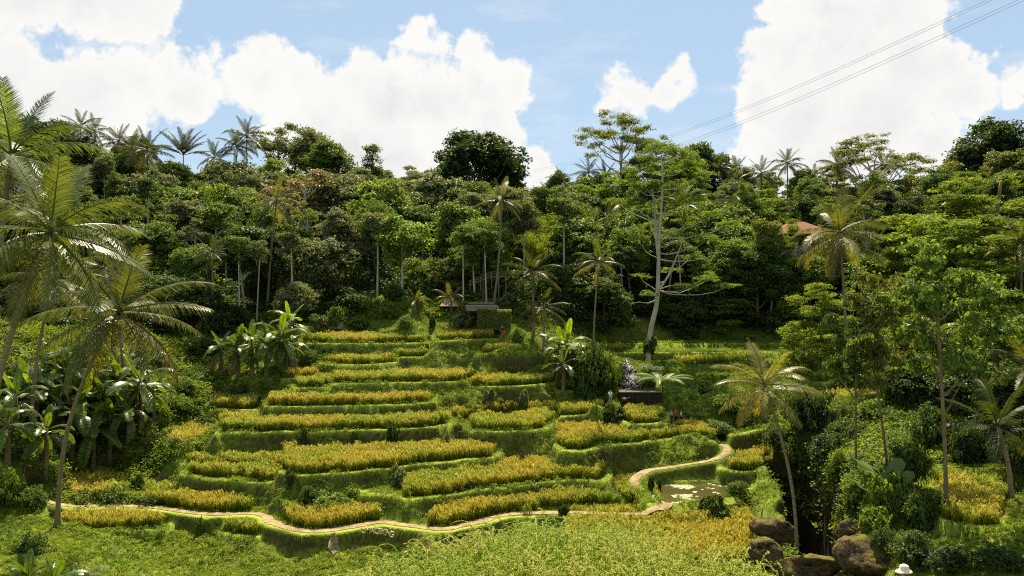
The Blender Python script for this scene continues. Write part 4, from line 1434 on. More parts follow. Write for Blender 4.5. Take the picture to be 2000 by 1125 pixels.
def shrubby(x, y):
    """how overgrown the ground is: the gully on the left, the wooded slopes, the right bank of the river"""
    t = x / y; n = vnoise(x * .12, y * .12, 61) * .10
    left = (t < -0.415 + n + (y - 75) * 0.0028) & (y > 70)
    right = (t > 0.335 + n) & (y > 56) & ~((t > .36) & (t < .47) & (y > 86) & (y < 108)) & ~((t > .46) & (y < 63))
    return left | (right & ~((y > 98) & (t < .43))) | (y > 114 + 8 * n + 12 * ((t > .11) & (t < .42)))


def region(n, y0, y1, t0, t1, rng):
    y = np.sqrt(rng.uniform(y0 ** 2, y1 ** 2, n)); t = rng.uniform(t0, t1, n)
    return t * y, y


rg = rs(88)
x, y = region(200000, 44, 126, -0.68, 0.68, rg)
k = off_rice(x, y) & path_clear(x, y + .4, .8) & path_clear(x, y, .42) & (sdist(POND, x, y) > .1) & (line_dist(RAV, x, y) > 2.4) & ~(shrubby(x, y) & (rg.random(len(x)) < .75))
x, y = x[k], y[k]
sl = slope_at(x, y)
k = rg.random(len(x)) < np.clip(1.15 - sl * 0.28 + 1.1 * vnoise(x * .6, y * .6, 13), .08, 1)
x, y, sl = x[k], y[k], sl[k]
sc = rg.uniform(.6, 1.25, len(x)) * (1 + .7 * vnoise(x * .3, y * .3, 14)) * np.where((x / y > .12) & (y > 78), 1.15, 1.0) * np.clip(1.15 - .35 * sl, .45, 1) * (1 - .6 * on_bund(x, y))
BANKT = [blades(240 + i, 12, 0.20, 0.028, 0.16, 0.7).mesh('bank_tuft', M['dark_grass']) for i in range(3)]
pick = np.where(sl + .5 * vnoise(x, y, 77) > .85, 4 + rg.integers(0, 3, len(x)), rg.integers(0, 4, len(x)))
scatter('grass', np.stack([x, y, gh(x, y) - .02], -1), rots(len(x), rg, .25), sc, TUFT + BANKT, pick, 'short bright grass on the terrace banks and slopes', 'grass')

# fringe of grass on every terrace lip, its sunlit brightness in the colour
LX, LY = [], []
for n_, Z_, e_, b_, S_ in TERR:
    Pq = smooth_line([tuple(q) + (0,) for q in TPOLY[n_][:-2]], .3)[:, :2]
    m_ = len(Pq) * 16
    qx = Pq[rg.integers(0, len(Pq), m_)] + rg.normal(0, .5, (m_, 2))
    w1 = qx[:, 0] + 0.55 * vnoise(qx[:, 0] * 0.35, qx[:, 1] * 0.35, 1) + 0.30 * vnoise(qx[:, 0] * 1.1, qx[:, 1] * 1.1, 2)
    w2 = qx[:, 1] + 0.75 * vnoise(qx[:, 0] * 0.35, qx[:, 1] * 0.35, 3) + 0.45 * vnoise(qx[:, 0] * 1.1, qx[:, 1] * 1.1, 4)
    sd_ = sdist(TPOLY[n_], w1, w2)
    kk_ = (sd_ < .25) & (sd_ > -.85) & (np.abs(gh(qx[:, 0], qx[:, 1]) - Z_) < .45)
    LX.append(qx[kk_, 0]); LY.append(qx[kk_, 1])
x = np.concatenate(LX); y = np.concatenate(LY)
k = off_rice(x, y) & path_clear(x, y + .55, 1.05)
x, y = x[k], y[k]
M['lip'] = tone_mat('lip_grass_blade', [(0.0, (0.10, 0.14, 0.012)), (0.5, (0.22, 0.28, 0.022)), (1.0, (0.33, 0.37, 0.045))], 0.6, 0.1, 0.42, 0.3, 0.4, (0.6, 0.8, 0.7))
LIP = [blades(250 + i, 12, 0.09, 0.024, 0.17, 0.8).mesh('lip_tuft', M['lip']) for i in range(3)]
scatter('grass', np.stack([x, y, gh(x, y) - .02], -1), rots(len(x), rg, .25), rg.uniform(.6, 1.2, len(x)), LIP, rg.integers(0, 3, len(x)), 'bright grassy lips running along the terrace edges', 'grass')

x, y = region(80000, 52, 118, -0.68, 0.68, rg)
sl = slope_at(x, y)
p = np.clip(vnoise(x * .25, y * .25, 15) * 1.6 + .06, 0, 1) + np.where(sl > .9, .22, 0) + np.where((y < 67) & (x < -4), .45 * (vnoise(x * .35, y * .35, 19) > -.08), 0) + np.where((x / y > .17) & (y > 72), .16 * (vnoise(x * .3, y * .3, 23) > .05), 0) + np.where(shrubby(x, y), .8, 0)
k = off_rice(x, y) & path_clear(x, y + .6, 1.4) & (sdist(POND, x, y) > .2) & (line_dist(RAV, x, y) > 1.9) & (rg.random(len(x)) < p)
x, y = x[k], y[k]
big = np.where(shrubby(x, y), 1.9, 1.0) * np.where((x / y > .17) & (y > 72), 1.3, 1)
scatter('ground_cover', np.stack([x, y, gh(x, y) - .03], -1), rots(len(x), rg, .25), rg.uniform(.5, 1.2, len(x)) * big, WEED, rg.integers(0, 4, len(x)),
        'low leafy weeds and creepers on the banks', 'weeds')

x, y = region(15000, 62, 214, -0.72, 0.72, rg)
k = shrubby(x, y) & (line_dist(RAV, x, y) > 1.6) & off_rice(x, y) & ~((y > 114) & (y < 124) & (np.abs(x / y + .1) < .09)) & (rg.random(len(x)) < np.where(y > 114, .8, .55))
x, y = x[k], y[k]
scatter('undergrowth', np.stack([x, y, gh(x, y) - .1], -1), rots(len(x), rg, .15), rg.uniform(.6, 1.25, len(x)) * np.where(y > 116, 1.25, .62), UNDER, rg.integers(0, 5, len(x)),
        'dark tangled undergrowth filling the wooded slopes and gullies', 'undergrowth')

# ------------------------------------------------------------------ trees one can pick out
TAKEN = []


def spot(u, Y):
    x = (u - CU) / FP * Y
    return (x, Y, float(gh(x, Y)))


def tree(kind, u, vtop, wpx, Y, tone, label, group=None, var=None):
    if 1180 < u < 1660 and 113 < Y < 128: Y = 128
    loc = spot(u, Y)
    TAKEN.append((loc[0], loc[1], wpx * Y / FP * .5))
    COUNT['n'] = COUNT.get('n', 0) + 1
    return plant_tree(kind, loc, (CV - vtop) / FP * Y, wpx * Y / FP, tone, label, group, var, COUNT['n'])


T = [
    # the skyline
    ('dense', 935, 262, 165, 190, 'dark', 'great dark dense tree standing highest on the middle skyline'),
    ('dense', 985, 300, 70, 193, 'dark', 'dark tree clump against the right flank of the great dark skyline tree'),
    ('flat', 1205, 218, 165, 182, 'olive', 'tallest sparse flat-topped tree against blue sky right of centre', None, 0),
    ('airy', 1268, 246, 75, 178, 'mid', 'dark leafy head leaning against the tallest flat-topped tree'),
    ('flat', 1705, 262, 200, 172, 'olive', 'wide sparse flat-topped tree on the right skyline among palms', None, 1),
    ('dense', 1950, 240, 150, 165, 'dark', 'big dark round tree at the far right of the skyline'),
    ('dense', 1895, 310, 50, 168, 'dark', 'small dark tree at the foot of the big dark round tree on the right'),
    ('airy', 545, 240, 90, 200, 'grey', 'airy tree rising beside the leftmost tall skyline palms'),
    ('round', 600, 255, 90, 198, 'grey', 'pale green round tree on the skyline next to the airy tree'),
    ('round', 655, 280, 120, 188, 'mid', 'broad bright-topped tree on the skyline left of the narrow tree'),
    ('column', 727, 284, 46, 195, 'mid', 'narrow upright tree alone on the skyline'),
    ('airy', 790, 322, 80, 194, 'grey', 'thin crowned tree just right of the narrow skyline tree'),
    ('round', 838, 338, 70, 192, 'grey', 'low pale tree at the left foot of the great dark skyline tree'),
    ('round', 1350, 282, 120, 192, 'deep', 'rounded dark tree on the skyline right of the pale-trunked tree top'),
    ('round', 1330, 300, 100, 180, 'mid', 'mid green tree behind the top of the pale-trunked tree'),
    ('dense', 1400, 305, 90, 196, 'dark', 'dark tree on the skyline beside the first palms right of centre'),
    ('round', 75, 232, 110, 190, 'deep', 'dark rounded tree on the skyline behind the left palm crowns'),
    ('round', 20, 262, 100, 178, 'deep', 'dark tree at the extreme left behind the tallest palm'),
    ('round', 135, 262, 110, 180, 'deep', 'dark green tree below the two small palms on the left skyline'),
    ('round', 235, 300, 100, 182, 'mid', 'mid green tree under the dark palm cluster on the left skyline'),
    ('dense', 260, 268, 80, 200, 'dark', 'dark mass of leaves between the left skyline palms'),
    ('round', 345, 318, 75, 172, 'mid', 'leafy tree at the foot of the stiff feather palm'),
    ('round', 400, 348, 90, 182, 'deep', 'low dark tree in the skyline gap right of the stiff feather palm'),
    ('round', 450, 318, 100, 178, 'grey', 'speckled pale tree left of the tall skyline palm pair'),
    ('round', 500, 335, 110, 170, 'grey', 'grey green tree under the tall skyline palm pair'),
    ('dense', 1060, 372, 90, 185, 'deep', 'dark tree below the lone small palm on the skyline'),
    ('round', 1010, 370, 80, 180, 'mid', 'mid green tree filling the dip right of the great dark skyline tree'),
    ('dense', 1165, 345, 110, 172, 'deep', 'dark tree mass at the foot of the tallest flat-topped tree'),
    ('round', 1850, 322, 110, 168, 'olive', 'olive tree between the wide flat-topped tree and the far right dark tree'),
    ('airy', 1640, 345, 80, 165, 'olive', 'thin tree left of the wide sparse flat-topped tree'),
    ('round', 1780, 345, 120, 160, 'olive', 'bushy olive tree under the right half of the wide flat-topped tree'),
    # upper wood
    ('airy', 590, 335, 140, 150, 'brown', 'brownish dry-leaved tree behind the slim palm on the left'),
    ('round', 640, 340, 140, 160, 'grey', 'grey green tree with visible limbs right of the brownish tree'),
    ('dense', 850, 352, 210, 158, 'grey', 'very broad speckled grey green tree below the great dark skyline tree'),
    ('slim', 745, 352, 110, 146, 'fresh', 'yellow green tree with forked pale trunk in the middle of the wood'),
    ('round', 372, 368, 150, 152, 'mid', 'large sunlit rounded tree above the dark hollow on the left'),
    ('round', 445, 365, 110, 148, 'fresh', 'bright topped rounded tree next to the large sunlit tree on the left'),
    ('round', 300, 345, 120, 160, 'grey', 'pale speckled tree above the left palm fronds'),
    ('round', 255, 385, 120, 150, 'mid', 'mid green tree just behind the outstretched fronds on the left'),
    ('dense', 505, 400, 120, 145, 'deep', 'dark rounded tree behind the trunk of the slim left palm'),
    ('round', 565, 430, 110, 140, 'grey', 'grey leaved tree right of the slim left palm trunk'),
    ('slim', 483, 445, 92, 118, 'deep', 'small dark crowned tree on twin pale trunks at the wood edge', None, 0),
    ('round', 385, 482, 100, 116, 'mid', 'pale flowering-leaved tree beside the young palm in the left hollow'),
    ('round', 605, 470, 115, 122, 'grey', 'dull grey green tree with thin leaning trunk, right of the slim palm'),
    ('round', 575, 552, 70, 112, 'grey', 'small leafy tree above the banana plants on the left wood edge'),
    ('round', 675, 412, 100, 128, 'grey', 'silvery green tree in front of the grey roofed building'),
    ('round', 660, 470, 70, 124, 'grey', 'small silvery tree beneath the grey roofed building'),
    ('slim', 785, 425, 105, 121, 'fresh', 'light green tree on a pale trunk at the front of the middle wood', None, 1),
    ('round', 832, 505, 80, 125, 'fresh', 'bright sloping-topped tree beside the light green pale-trunked tree'),
    ('round', 875, 505, 85, 122, 'olive', 'yellowish bushy tree above the tiled shelter roof'),
    ('slim', 905, 400, 100, 132, 'mid', 'tall leafy tree left of the slim palm in the middle', None, 2),
    ('slim', 940, 430, 100, 124, 'fresh', 'green crowned tree over the wooden stairway', None, 0),
    ('slim', 880, 450, 70, 134, 'fresh', 'slender tree above the yellowish bushy tree'),
    # centre right wood
    ('round', 1110, 432, 140, 138, 'mid', 'wide bright broadleaf tree left of the middle slim palm'),
    ('dense', 1165, 390, 110, 156, 'deep', 'dark vine-covered tree mass in the central wood'),
    ('dense', 1250, 405, 130, 140, 'mid', 'vine-draped tree left of the pale-trunked tree'),
    ('tiers', 1165, 340, 120, 160, 'fresh', 'layered feathery green tree below the tallest flat-topped tree'),
    ('round', 1040, 470, 80, 135, 'mid', 'green rounded tree above the wide dark palm in the middle'),
    ('round', 1100, 520, 110, 122, 'deep', 'dark tree behind the middle slim palm trunk'),
    ('dense', 1180, 540, 110, 121, 'deep', 'deep green tree left of the pale trunk, in the shaded wood edge'),
    ('round', 1390, 400, 150, 145, 'mid', 'broad broadleaf tree right of the pale-trunked tree'),
    ('round', 1450, 440, 130, 135, 'mid', 'bright leaved tree left of the red roofed house'),
    ('tiers', 1400, 525, 150, 119, 'fresh', 'feathery layered tree low at the wood edge right of the pale trunk'),
    ('tiers', 1480, 392, 150, 152, 'fresh', 'flat feathery tree above the red roofed house'),
    ('dense', 1480, 480, 120, 117, 'deep', 'tall dark leafy tree below the red roofed house'),
    ('round', 1415, 470, 110, 128, 'mid', 'leafy tree between the pale trunk and the dark leafy tree'),
    ('dense', 1340, 560, 110, 120, 'deep', 'dark shrubby tree at the wood edge behind the pale trunk'),
    ('tiers', 1528, 432, 90, 128, 'fresh', 'feathery tree half hiding the red roofed house', None, 0),
    ('slim', 1505, 430, 60, 124, 'olive', 'thin multi-stemmed pale tree in front of the red roofed house', None, 2),
    # pale trunks standing clear at the front of the wood
    ('pole', 468, 462, 46, 113, 'mid', 'thin pale-trunked tree left of the twin pale trunks'),
    ('pole', 502, 470, 44, 114, 'grey', 'thin pale-trunked tree between the twin pale trunks and the slim left palm'),
    ('pole', 572, 455, 50, 114, 'grey', 'thin bare-trunked tree with greyish head right of the slim left palm'),
    ('pole', 737, 415, 56, 122, 'grey', 'pale pole-like tree above the white-topped person on the clearing'),
    ('pole', 905, 440, 52, 117, 'mid', 'leftmost of three bare pale trunks beside the stairway'),
    ('pole', 928, 455, 46, 118, 'fresh', 'middle one of three bare pale trunks beside the stairway'),
    ('pole', 950, 450, 48, 117, 'mid', 'rightmost of three bare pale trunks beside the stairway'),
    ('pole', 1218, 480, 50, 118, 'deep', 'thin trunk in the dark wood edge between middle palm and pale forked trunk'),
    ('pole', 1335, 470, 50, 122, 'mid', 'thin straight trunk just right of the pale forked trunk'),
    ('pole', 1355, 490, 44, 123, 'fresh', 'second thin straight trunk right of the pale forked trunk'),
    ('pole', 1408, 500, 52, 122, 'mid', 'pale straight trunk under the feathery layered tree at the wood edge'),
    ('pole', 1535, 520, 50, 118, 'fresh', 'thin pale trunk below the red roofed house'),
    # right hillside
    ('tiers', 1930, 345, 210, 112, 'lime', 'huge bright layered feathery tree at the right edge', None, 0),
    ('tiers', 1800, 420, 190, 118, 'lime', 'bright layered feathery tree right of the big right palm', None, 1),
    ('tiers', 1985, 440, 150, 98, 'lime', 'bright feathery tree hanging in from the right edge', None, 2),
    ('tiers', 1870, 430, 170, 104, 'fresh', 'feathery layered tree below the huge bright one on the right', None, 1),
    ('round', 1890, 370, 90, 130, 'mid', 'rounded green tree behind the layered feathery trees on the right'),
    ('tiers', 1600, 555, 130, 108, 'lime', 'low feathery mound tree below the big right palm', None, 2),
    ('round', 1580, 500, 90, 120, 'fresh', 'sunlit leafy tree beneath the red roofed house on the right'),
    ('round', 1545, 590, 100, 114, 'mid', 'low leafy tree beside the feathery mound'),
    ('round', 1700, 500, 120, 122, 'fresh', 'bright leafy tree right of the big right palm trunk'),
    ('round', 1760, 400, 120, 145, 'mid', 'leafy tree behind the fronds of the big right palm'),
    # the shaded slope behind the left palms
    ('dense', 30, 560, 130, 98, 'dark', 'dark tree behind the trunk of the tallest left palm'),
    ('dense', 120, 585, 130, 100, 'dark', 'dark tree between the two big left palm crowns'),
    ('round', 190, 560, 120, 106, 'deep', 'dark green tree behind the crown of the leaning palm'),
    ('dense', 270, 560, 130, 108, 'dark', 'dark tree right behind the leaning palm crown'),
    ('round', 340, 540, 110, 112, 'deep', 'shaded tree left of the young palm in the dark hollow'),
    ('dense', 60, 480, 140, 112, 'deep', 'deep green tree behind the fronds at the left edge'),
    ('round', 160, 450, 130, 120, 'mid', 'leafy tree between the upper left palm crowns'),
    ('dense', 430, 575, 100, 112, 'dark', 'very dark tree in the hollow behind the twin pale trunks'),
    # near right bank
    ('open', 1850, 478, 215, 52, 'mid', 'large near leafy tree on a slim pale trunk, right side', None, 1),
    ('open', 1735, 535, 150, 62, 'olive', 'leafy tree on a slim leaning trunk left of the large near tree', None, 2),
    ('open', 1672, 580, 105, 66, 'deep', 'leafy tree on a bare leaning trunk nearest the small palm', None, 3),
    ('open', 1955, 560, 160, 68, 'mid', 'leafy tree crowding the right edge behind the large near tree', None, 0),
    ('dense', 1905, 680, 170, 76, 'dark', 'dark tree mass behind the slim trunks on the right bank'),
    ('dense', 1800, 700, 130, 82, 'dark', 'dark leafy tree between the slim trunks on the right bank'),
    ('dense', 1985, 740, 130, 66, 'dark', 'dark tree at the right edge above the dull rice field'),
]
NEAR_TRUNK = {1850: (1885, 1030, 50), 1735: (1775, 965, 60), 1672: (1722, 945, 64)}
for a in T:
    kind, u, vt, w, Y, tone, lab = a[:7]
    tree(kind, u, vt, w, Y, tone, lab, None, a[8] if len(a) > 8 else None)
# ------------------------------------------------------------------ palms
# u, v of the crown's heart, distance, frond length, fronds, label, options
def far_palm(u, v, Y, L, label, n=15, seed=0, color=(0.060, 0.080, 0.024), lean=0.0, **kw):
    top = ray(u, v, Y)
    foot = spot(u + lean * FP / Y, Y)
    TAKEN.append((foot[0], foot[1], 1.2))
    return palm(foot, top, L, label, kw.pop('group', None), n, seed, color, curve=0.2, **kw)


FPALM = [
    (158, 246, 185, 5.0, 'small palm above the left skyline trees, leftmost of a close pair'),
    (185, 256, 183, 4.8, 'small palm above the left skyline trees, right one of a close pair'),
    (232, 275, 186, 5.2, 'dark palm in the skyline cluster left of the stiff feather palm'),
    (258, 290, 178, 5.2, 'dark low palm half hidden in the left skyline cluster'),
    (288, 292, 172, 6.2, 'large drooping palm next to the stiff feather palm on the left skyline'),
    (418, 308, 182, 5.0, 'pale sparse palm in the skyline gap right of the stiff feather palm'),
    (482, 266, 184, 5.6, 'tall palm of the skyline pair beside the airy tree, higher one'),
    (462, 285, 180, 5.0, 'palm of the skyline pair beside the airy tree, lower one'),
    (1092, 348, 196, 3.6, 'lone small palm clear against the white cloud in the middle skyline'),
    (1150, 335, 186, 4.6, 'palm left of the tallest flat-topped tree'),
    (1182, 345, 180, 4.4, 'palm tucked directly below the tallest flat-topped tree'),
    (1078, 385, 176, 4.6, 'palm below the lone small skyline palm'),
    (1405, 330, 186, 5.2, 'bushy palm among the dark skyline tree right of centre'),
    (1437, 330, 188, 4.2, 'small palm first in the row of right skyline palms'),
    (1487, 338, 178, 5.0, 'broad palm second in the row of right skyline palms'),
    (1538, 318, 184, 4.6, 'tall clear palm third in the row of right skyline palms'),
    (1590, 350, 182, 4.6, 'palm fourth in the row of right skyline palms, partly behind the big right palm'),
    (1635, 322, 176, 5.0, 'palm just left of the wide flat-topped tree on the right skyline'),
    (1722, 320, 180, 4.4, 'palm seen through the wide flat-topped tree'),
    (1448, 395, 150, 5.4, 'pale drooping palm above the broad tree right of the pale trunk'),
    (1330, 400, 152, 5.6, 'palm with long fronds behind the forked pale trunk'),
    (1380, 415, 160, 5.0, 'palm hidden among broadleaf trees right of the forked pale trunk'),
    (1155, 440, 142, 4.6, 'palm between the bright broadleaf tree and the vine-draped tree'),
    (1190, 425, 150, 4.4, 'palm behind the vine-draped tree'),
    (1820, 425, 128, 5.6, 'pale palm half buried in the bright feathery trees on the right'),
    (1995, 470, 96, 4.6, 'pale palm poking out at the right edge among feathery trees'),
    (415, 492, 112, 3.0, 'young reddish-tipped palm in the dark hollow on the left'),
    (1690, 395, 140, 5.0, 'palm behind the right fronds of the big right palm'),
]
for i, (u, v, Y, L, lab) in enumerate(FPALM):
    far_palm(u, v, Y, L, lab, 18 + i % 4, i, group='coconut palms on the far wood', nuts=False)
e = far_palm(358, 300, 178, 6.6, 'stiff upright feather palm with dark bluish fronds on the left skyline', 16, 50, (0.030, 0.042, 0.028), stiff=True, nuts=False, lo=20, hi=84, name='feather_palm')

palm(hit(521, 612), ray(540, 392, 113), 4.2, 'slim tall palm rising in front of the left wood', None, 14, 60, (0.085, 0.105, 0.035), curve=.1, r=.17)
palm(spot(963, 116), ray(979, 388, 116), 4.3, 'slim tall palm beside the wooden stairway', None, 14, 61, (0.10, 0.125, 0.04), curve=-.25, r=.17)
palm(hit(1160, 782), ray(1170, 510, 91), 3.2, 'slim palm with bare curved trunk rising from the banana clump', None, 14, 62, (0.095, 0.13, 0.03), curve=.5, r=.15)
palm(spot(1042, 108), ray(1040, 528, 108), 4.2, 'wide dark low palm in the middle wood edge', None, 18, 63, (0.055, 0.075, 0.018), r=.2, lo=-30)
palm(spot(1062, 105), ray(1062, 598, 105), 3.6, 'low drooping palm below the wide dark palm', None, 14, 64, (0.05, 0.065, 0.02), r=.2, lo=-40, hi=60, nuts=False)
palm(spot(810, 112), ray(812, 585, 112), 2.4, 'yellowish young palm on the knoll, left of the tiled shelter', None, 10, 65, (0.16, 0.17, 0.03), r=.14, lo=-5, nuts=False)
palm(hit(882, 612), ray(880, 582, 110), 2.8, 'pale young palm standing in front of the tiled shelter', None, 11, 66, (0.11, 0.12, 0.04), r=.13, lo=-5, nuts=False)
# the near palms
palm(spot(1655, 98), ray(1640, 452, 98), 6.4, 'big right palm with yellowing spread fronds above the shrubs', None, 18, 70, (0.085, 0.095, 0.022), near=True, r=.2, curve=.2, lo=-50)
palm(spot(1556, 59), ray(1492, 748, 59), 4.0, 'small palm on a thin curved trunk rising beside the gorge', None, 17, 71, (0.115, 0.125, 0.032), near=True, r=.15, curve=.35, lo=-35)
palm(hit(112, 1030), ray(232, 604, 62), 7.2, 'leaning palm on a long thin trunk, lower of the big left palms', None, 19, 72, (0.062, 0.078, 0.022), near=True, r=.19, curve=.28, lo=-50)
palm(spot(-35, 50), ray(98, 448, 50), 6.7, 'tallest left palm with a thick leaning trunk cut by the edge', None, 21, 73, (0.065, 0.088, 0.022), near=True, r=.24, curve=.35, lo=-55)
palm(spot(-30, 58), ray(22, 300, 58), 6.6, 'palm crown at the upper left corner behind the tallest left palm', None, 18, 74, (0.060, 0.090, 0.022), near=True, r=.22, lo=-45)
palm(hit(60, 868), ray(105, 545, 74), 5.0, 'palm with dark straight trunk between the two big left palms', None, 18, 75, (0.060, 0.078, 0.022), near=True, r=.19, lo=-50)
palm(hit(244, 790), ray(205, 520, 88), 5.0, 'palm behind the leaning palm on the left, trunk in shade', None, 16, 76, (0.055, 0.075, 0.02), near=True, r=.2, lo=-45)
palm(spot(1975, 56), ray(1948, 832, 56), 4.2, 'dark young palm with upright fronds at the right edge', None, 13, 77, (0.030, 0.045, 0.012), near=True, r=.18, lo=-10, hi=84, nuts=False)
palm(spot(2010, 62), ray(2015, 715, 62), 3.8, 'palm whose fronds reach in from the right edge', None, 14, 78, (0.06, 0.075, 0.02), near=True, r=.18, lo=-30)

# the tall pale-trunked tree in the middle
def pale_tree():
    Y = 97.0
    rng = rs(321)
    foot = np.array(hit(1266, 700)); Y = foot[1]

    def q(u, v, dy=0.0):
        return np.array(ray(u, v, Y + dy)) - foot
    e = thing('pale_trunked_tree', tuple(foot), 'tall tree with a bare pale forked trunk and spreading feathery crown, right of centre', 'tree')
    tr = MB(); cr = MB()
    main = smooth_line([q(1266, 712), q(1268, 672), q(1272, 640), q(1283, 590), q(1286, 520), q(1287, 470), q(1292, 400, -1), q(1294, 345, -1), q(1292, 305)], 0.8)
    tr.tube(main, np.linspace(.40, .09, len(main)), 10)
    fork = smooth_line([q(1286, 500), q(1281, 450, 1), q(1278, 400, 1.5), q(1270, 350, 2)], .8)
    tr.tube(fork, np.linspace(.26, .08, len(fork)), 8)
    br = smooth_line([q(1286, 566), q(1305, 540), q(1320, 505), q(1336, 465)], .8)
    tr.tube(br, np.linspace(.17, .06, len(br)), 7)
    br2 = smooth_line([q(1283, 585), q(1266, 592), q(1248, 590, -1), q(1232, 594, -1)], .8)
    tr.tube(br2, np.linspace(.12, .04, len(br2)), 6)
    br3 = smooth_line([q(1286, 566), q(1310, 558, -2), q(1340, 556, -3)], .8)
    tr.tube(br3, np.linspace(.10, .04, len(br3)), 6)
    L = [(1290, 290, 45), (1265, 310, 40), (1320, 300, 42), (1245, 335, 38), (1345, 325, 40), (1290, 330, 50), (1225, 355, 30), (1365, 345, 32), (1260, 365, 40), (1325, 365, 44),
         (1205, 395, 28), (1240, 400, 34), (1300, 400, 40), (1355, 392, 36), (1390, 420, 34), (1345, 432, 34), (1420, 440, 30), (1270, 440, 30), (1320, 462, 34), (1380, 470, 34),
         (1440, 478, 28), (1245, 470, 26), (1350, 505, 26), (1310, 530, 26), (1385, 545, 30), (1420, 560, 26), (1345, 560, 26), (1250, 540, 22), (1265, 575, 20)]
    C = []; R = []
    for (u, v, r) in L:
        C.append(q(u, v, rng.uniform(-4.5, 4.5))); R.append(r * Y / FP)
    C = np.array(C); R = np.array(R)
    for k in range(len(C)):
        i = np.argmin(np.linalg.norm(main[len(main) // 3:] - C[k] + np.array([0, 0, 2.0]), axis=1)) + len(main) // 3
        limb(tr, main[i], C[k], .09, .03, rng)
    lump_leaves(cr, C, R, 20000, .42, .13, rng, .38, .5, 20, 1.4, .3)
    obj('trunk', tr.mesh('pale_tree_trunk', M['pale_bark'], True), e)
    obj('crown', cr.mesh('pale_tree_crown', M['feather']), e, color=TONES['fresh'])
    TAKEN.append((foot[0], foot[1], 5))


pale_tree()

# bamboo clumps: arching feathery plumes
def bamboo_mesh(seed):
    rng = rs(seed); st = MB(); lf = MB()
    for k in range(26):
        a = rng.uniform(0, 6.28); d = np.array([math.cos(a), math.sin(a), 0])
        h = rng.uniform(6, 10); out = rng.uniform(1.0, 3.6)
        t = np.linspace(0, 1, 10)[:, None]
        P = d * (.35 * rng.random() + out * t ** 2.4) + np.array([0, 0, 1.0]) * h * (t - .22 * t ** 5)
        st.tube(P, np.linspace(.05, .012, 10), 5)
        m = 190
        q = rng.uniform(.32, 1, m) ** .8
        c = np.stack([np.interp(q, t[:, 0], P[:, i]) for i in range(3)], -1) + rng.normal(0, .36, (m, 3)) * np.array([1, 1, .7]) - np.array([0, 0, .2])
        lf.cards(c, rng.normal(0, .6, (m, 3)) + [0, 0, 1], .5 * rng.uniform(.6, 1.3, m), .085, rng)
    return st.mesh('bamboo_culms', M['rachis'], True), lf.mesh('bamboo_leaves', M['feather'])


BAM = [bamboo_mesh(400 + i) for i in range(2)]
for i, (u, vt, w, Y, tone, lab) in enumerate([
    (1078, 408, 90, 140, 'lime', 'tall light green bamboo clump right of the slim palm by the stairway'),
    (1030, 420, 75, 138, 'fresh', 'arching bamboo clump between the slim palm and the light green bamboo'),
    (1050, 448, 60, 132, 'lime', 'small round bamboo plume below the light green bamboo'),
    (1128, 400, 85, 146, 'lime', 'yellow green bamboo clump below the skyline palms in the middle'),
    (1000, 425, 70, 142, 'fresh', 'bamboo clump directly behind the slim palm by the stairway'),
]):
    loc = spot(u, Y)
    h = (CV - vt) / FP * Y - loc[2]; s = w * Y / FP / 6.2
    e = thing('bamboo_clump', loc, lab, 'bamboo', None, i, (s, s, h / 8.2))
    obj('culms', BAM[i % 2][0], e); obj('leaves', BAM[i % 2][1], e, color=TONES[tone])
    TAKEN.append((loc[0], loc[1], 3))

# ------------------------------------------------------------------ the rest of the wood, tree by tree
LANDMARKS = [('the great dark skyline tree', 935, 330), ('the tallest flat-topped tree', 1205, 290), ('the wide flat-topped tree', 1705, 330), ('the stiff feather palm', 358, 320),
             ('the narrow skyline tree', 727, 330), ('the tall skyline palm pair', 475, 310), ('the brownish dry-leaved tree', 590, 390), ('the slim left palm', 535, 470),
             ('the grey roofed building', 670, 455), ('the twin pale trunks', 485, 540), ('the broad speckled tree', 850, 410), ('the slim palm by the stairway', 979, 440),
             ('the wooden stairway', 945, 545), ('the light green bamboo', 1078, 450), ('the wide dark palm', 1040, 545), ('the middle slim palm crown', 1170, 520),
             ('the pale forked trunk', 1287, 500), ('the red roofed house', 1545, 460), ('the big right palm', 1640, 460), ('the huge bright feathery tree', 1930, 420),
             ('the far right dark tree', 1950, 290), ('the left palm fronds', 240, 440), ('the row of right skyline palms', 1500, 340), ('the lone small skyline palm', 1092, 350),
             ('the board screen on the deck', 684, 548), ('the left skyline palm cluster', 240, 280), ('the feathery layered tree at the wood edge', 1400, 560), ('the upper left corner palm', 30, 330)]
TONEW = {'dark': 'dark', 'deep': 'deep green', 'mid': 'mid green', 'fresh': 'bright green', 'lime': 'lime green', 'grey': 'greyish green', 'brown': 'brownish', 'olive': 'olive'}
SHAPEW = {'round': 'rounded tree', 'dense': 'dense leafy tree', 'airy': 'thin airy tree', 'column': 'narrow upright tree', 'slim': 'small crowned slender tree', 'flat': 'flat-topped tree', 'tiers': 'layered feathery tree', 'open': 'open leafy tree', 'pole': 'bare trunked tree'}
USED = set()


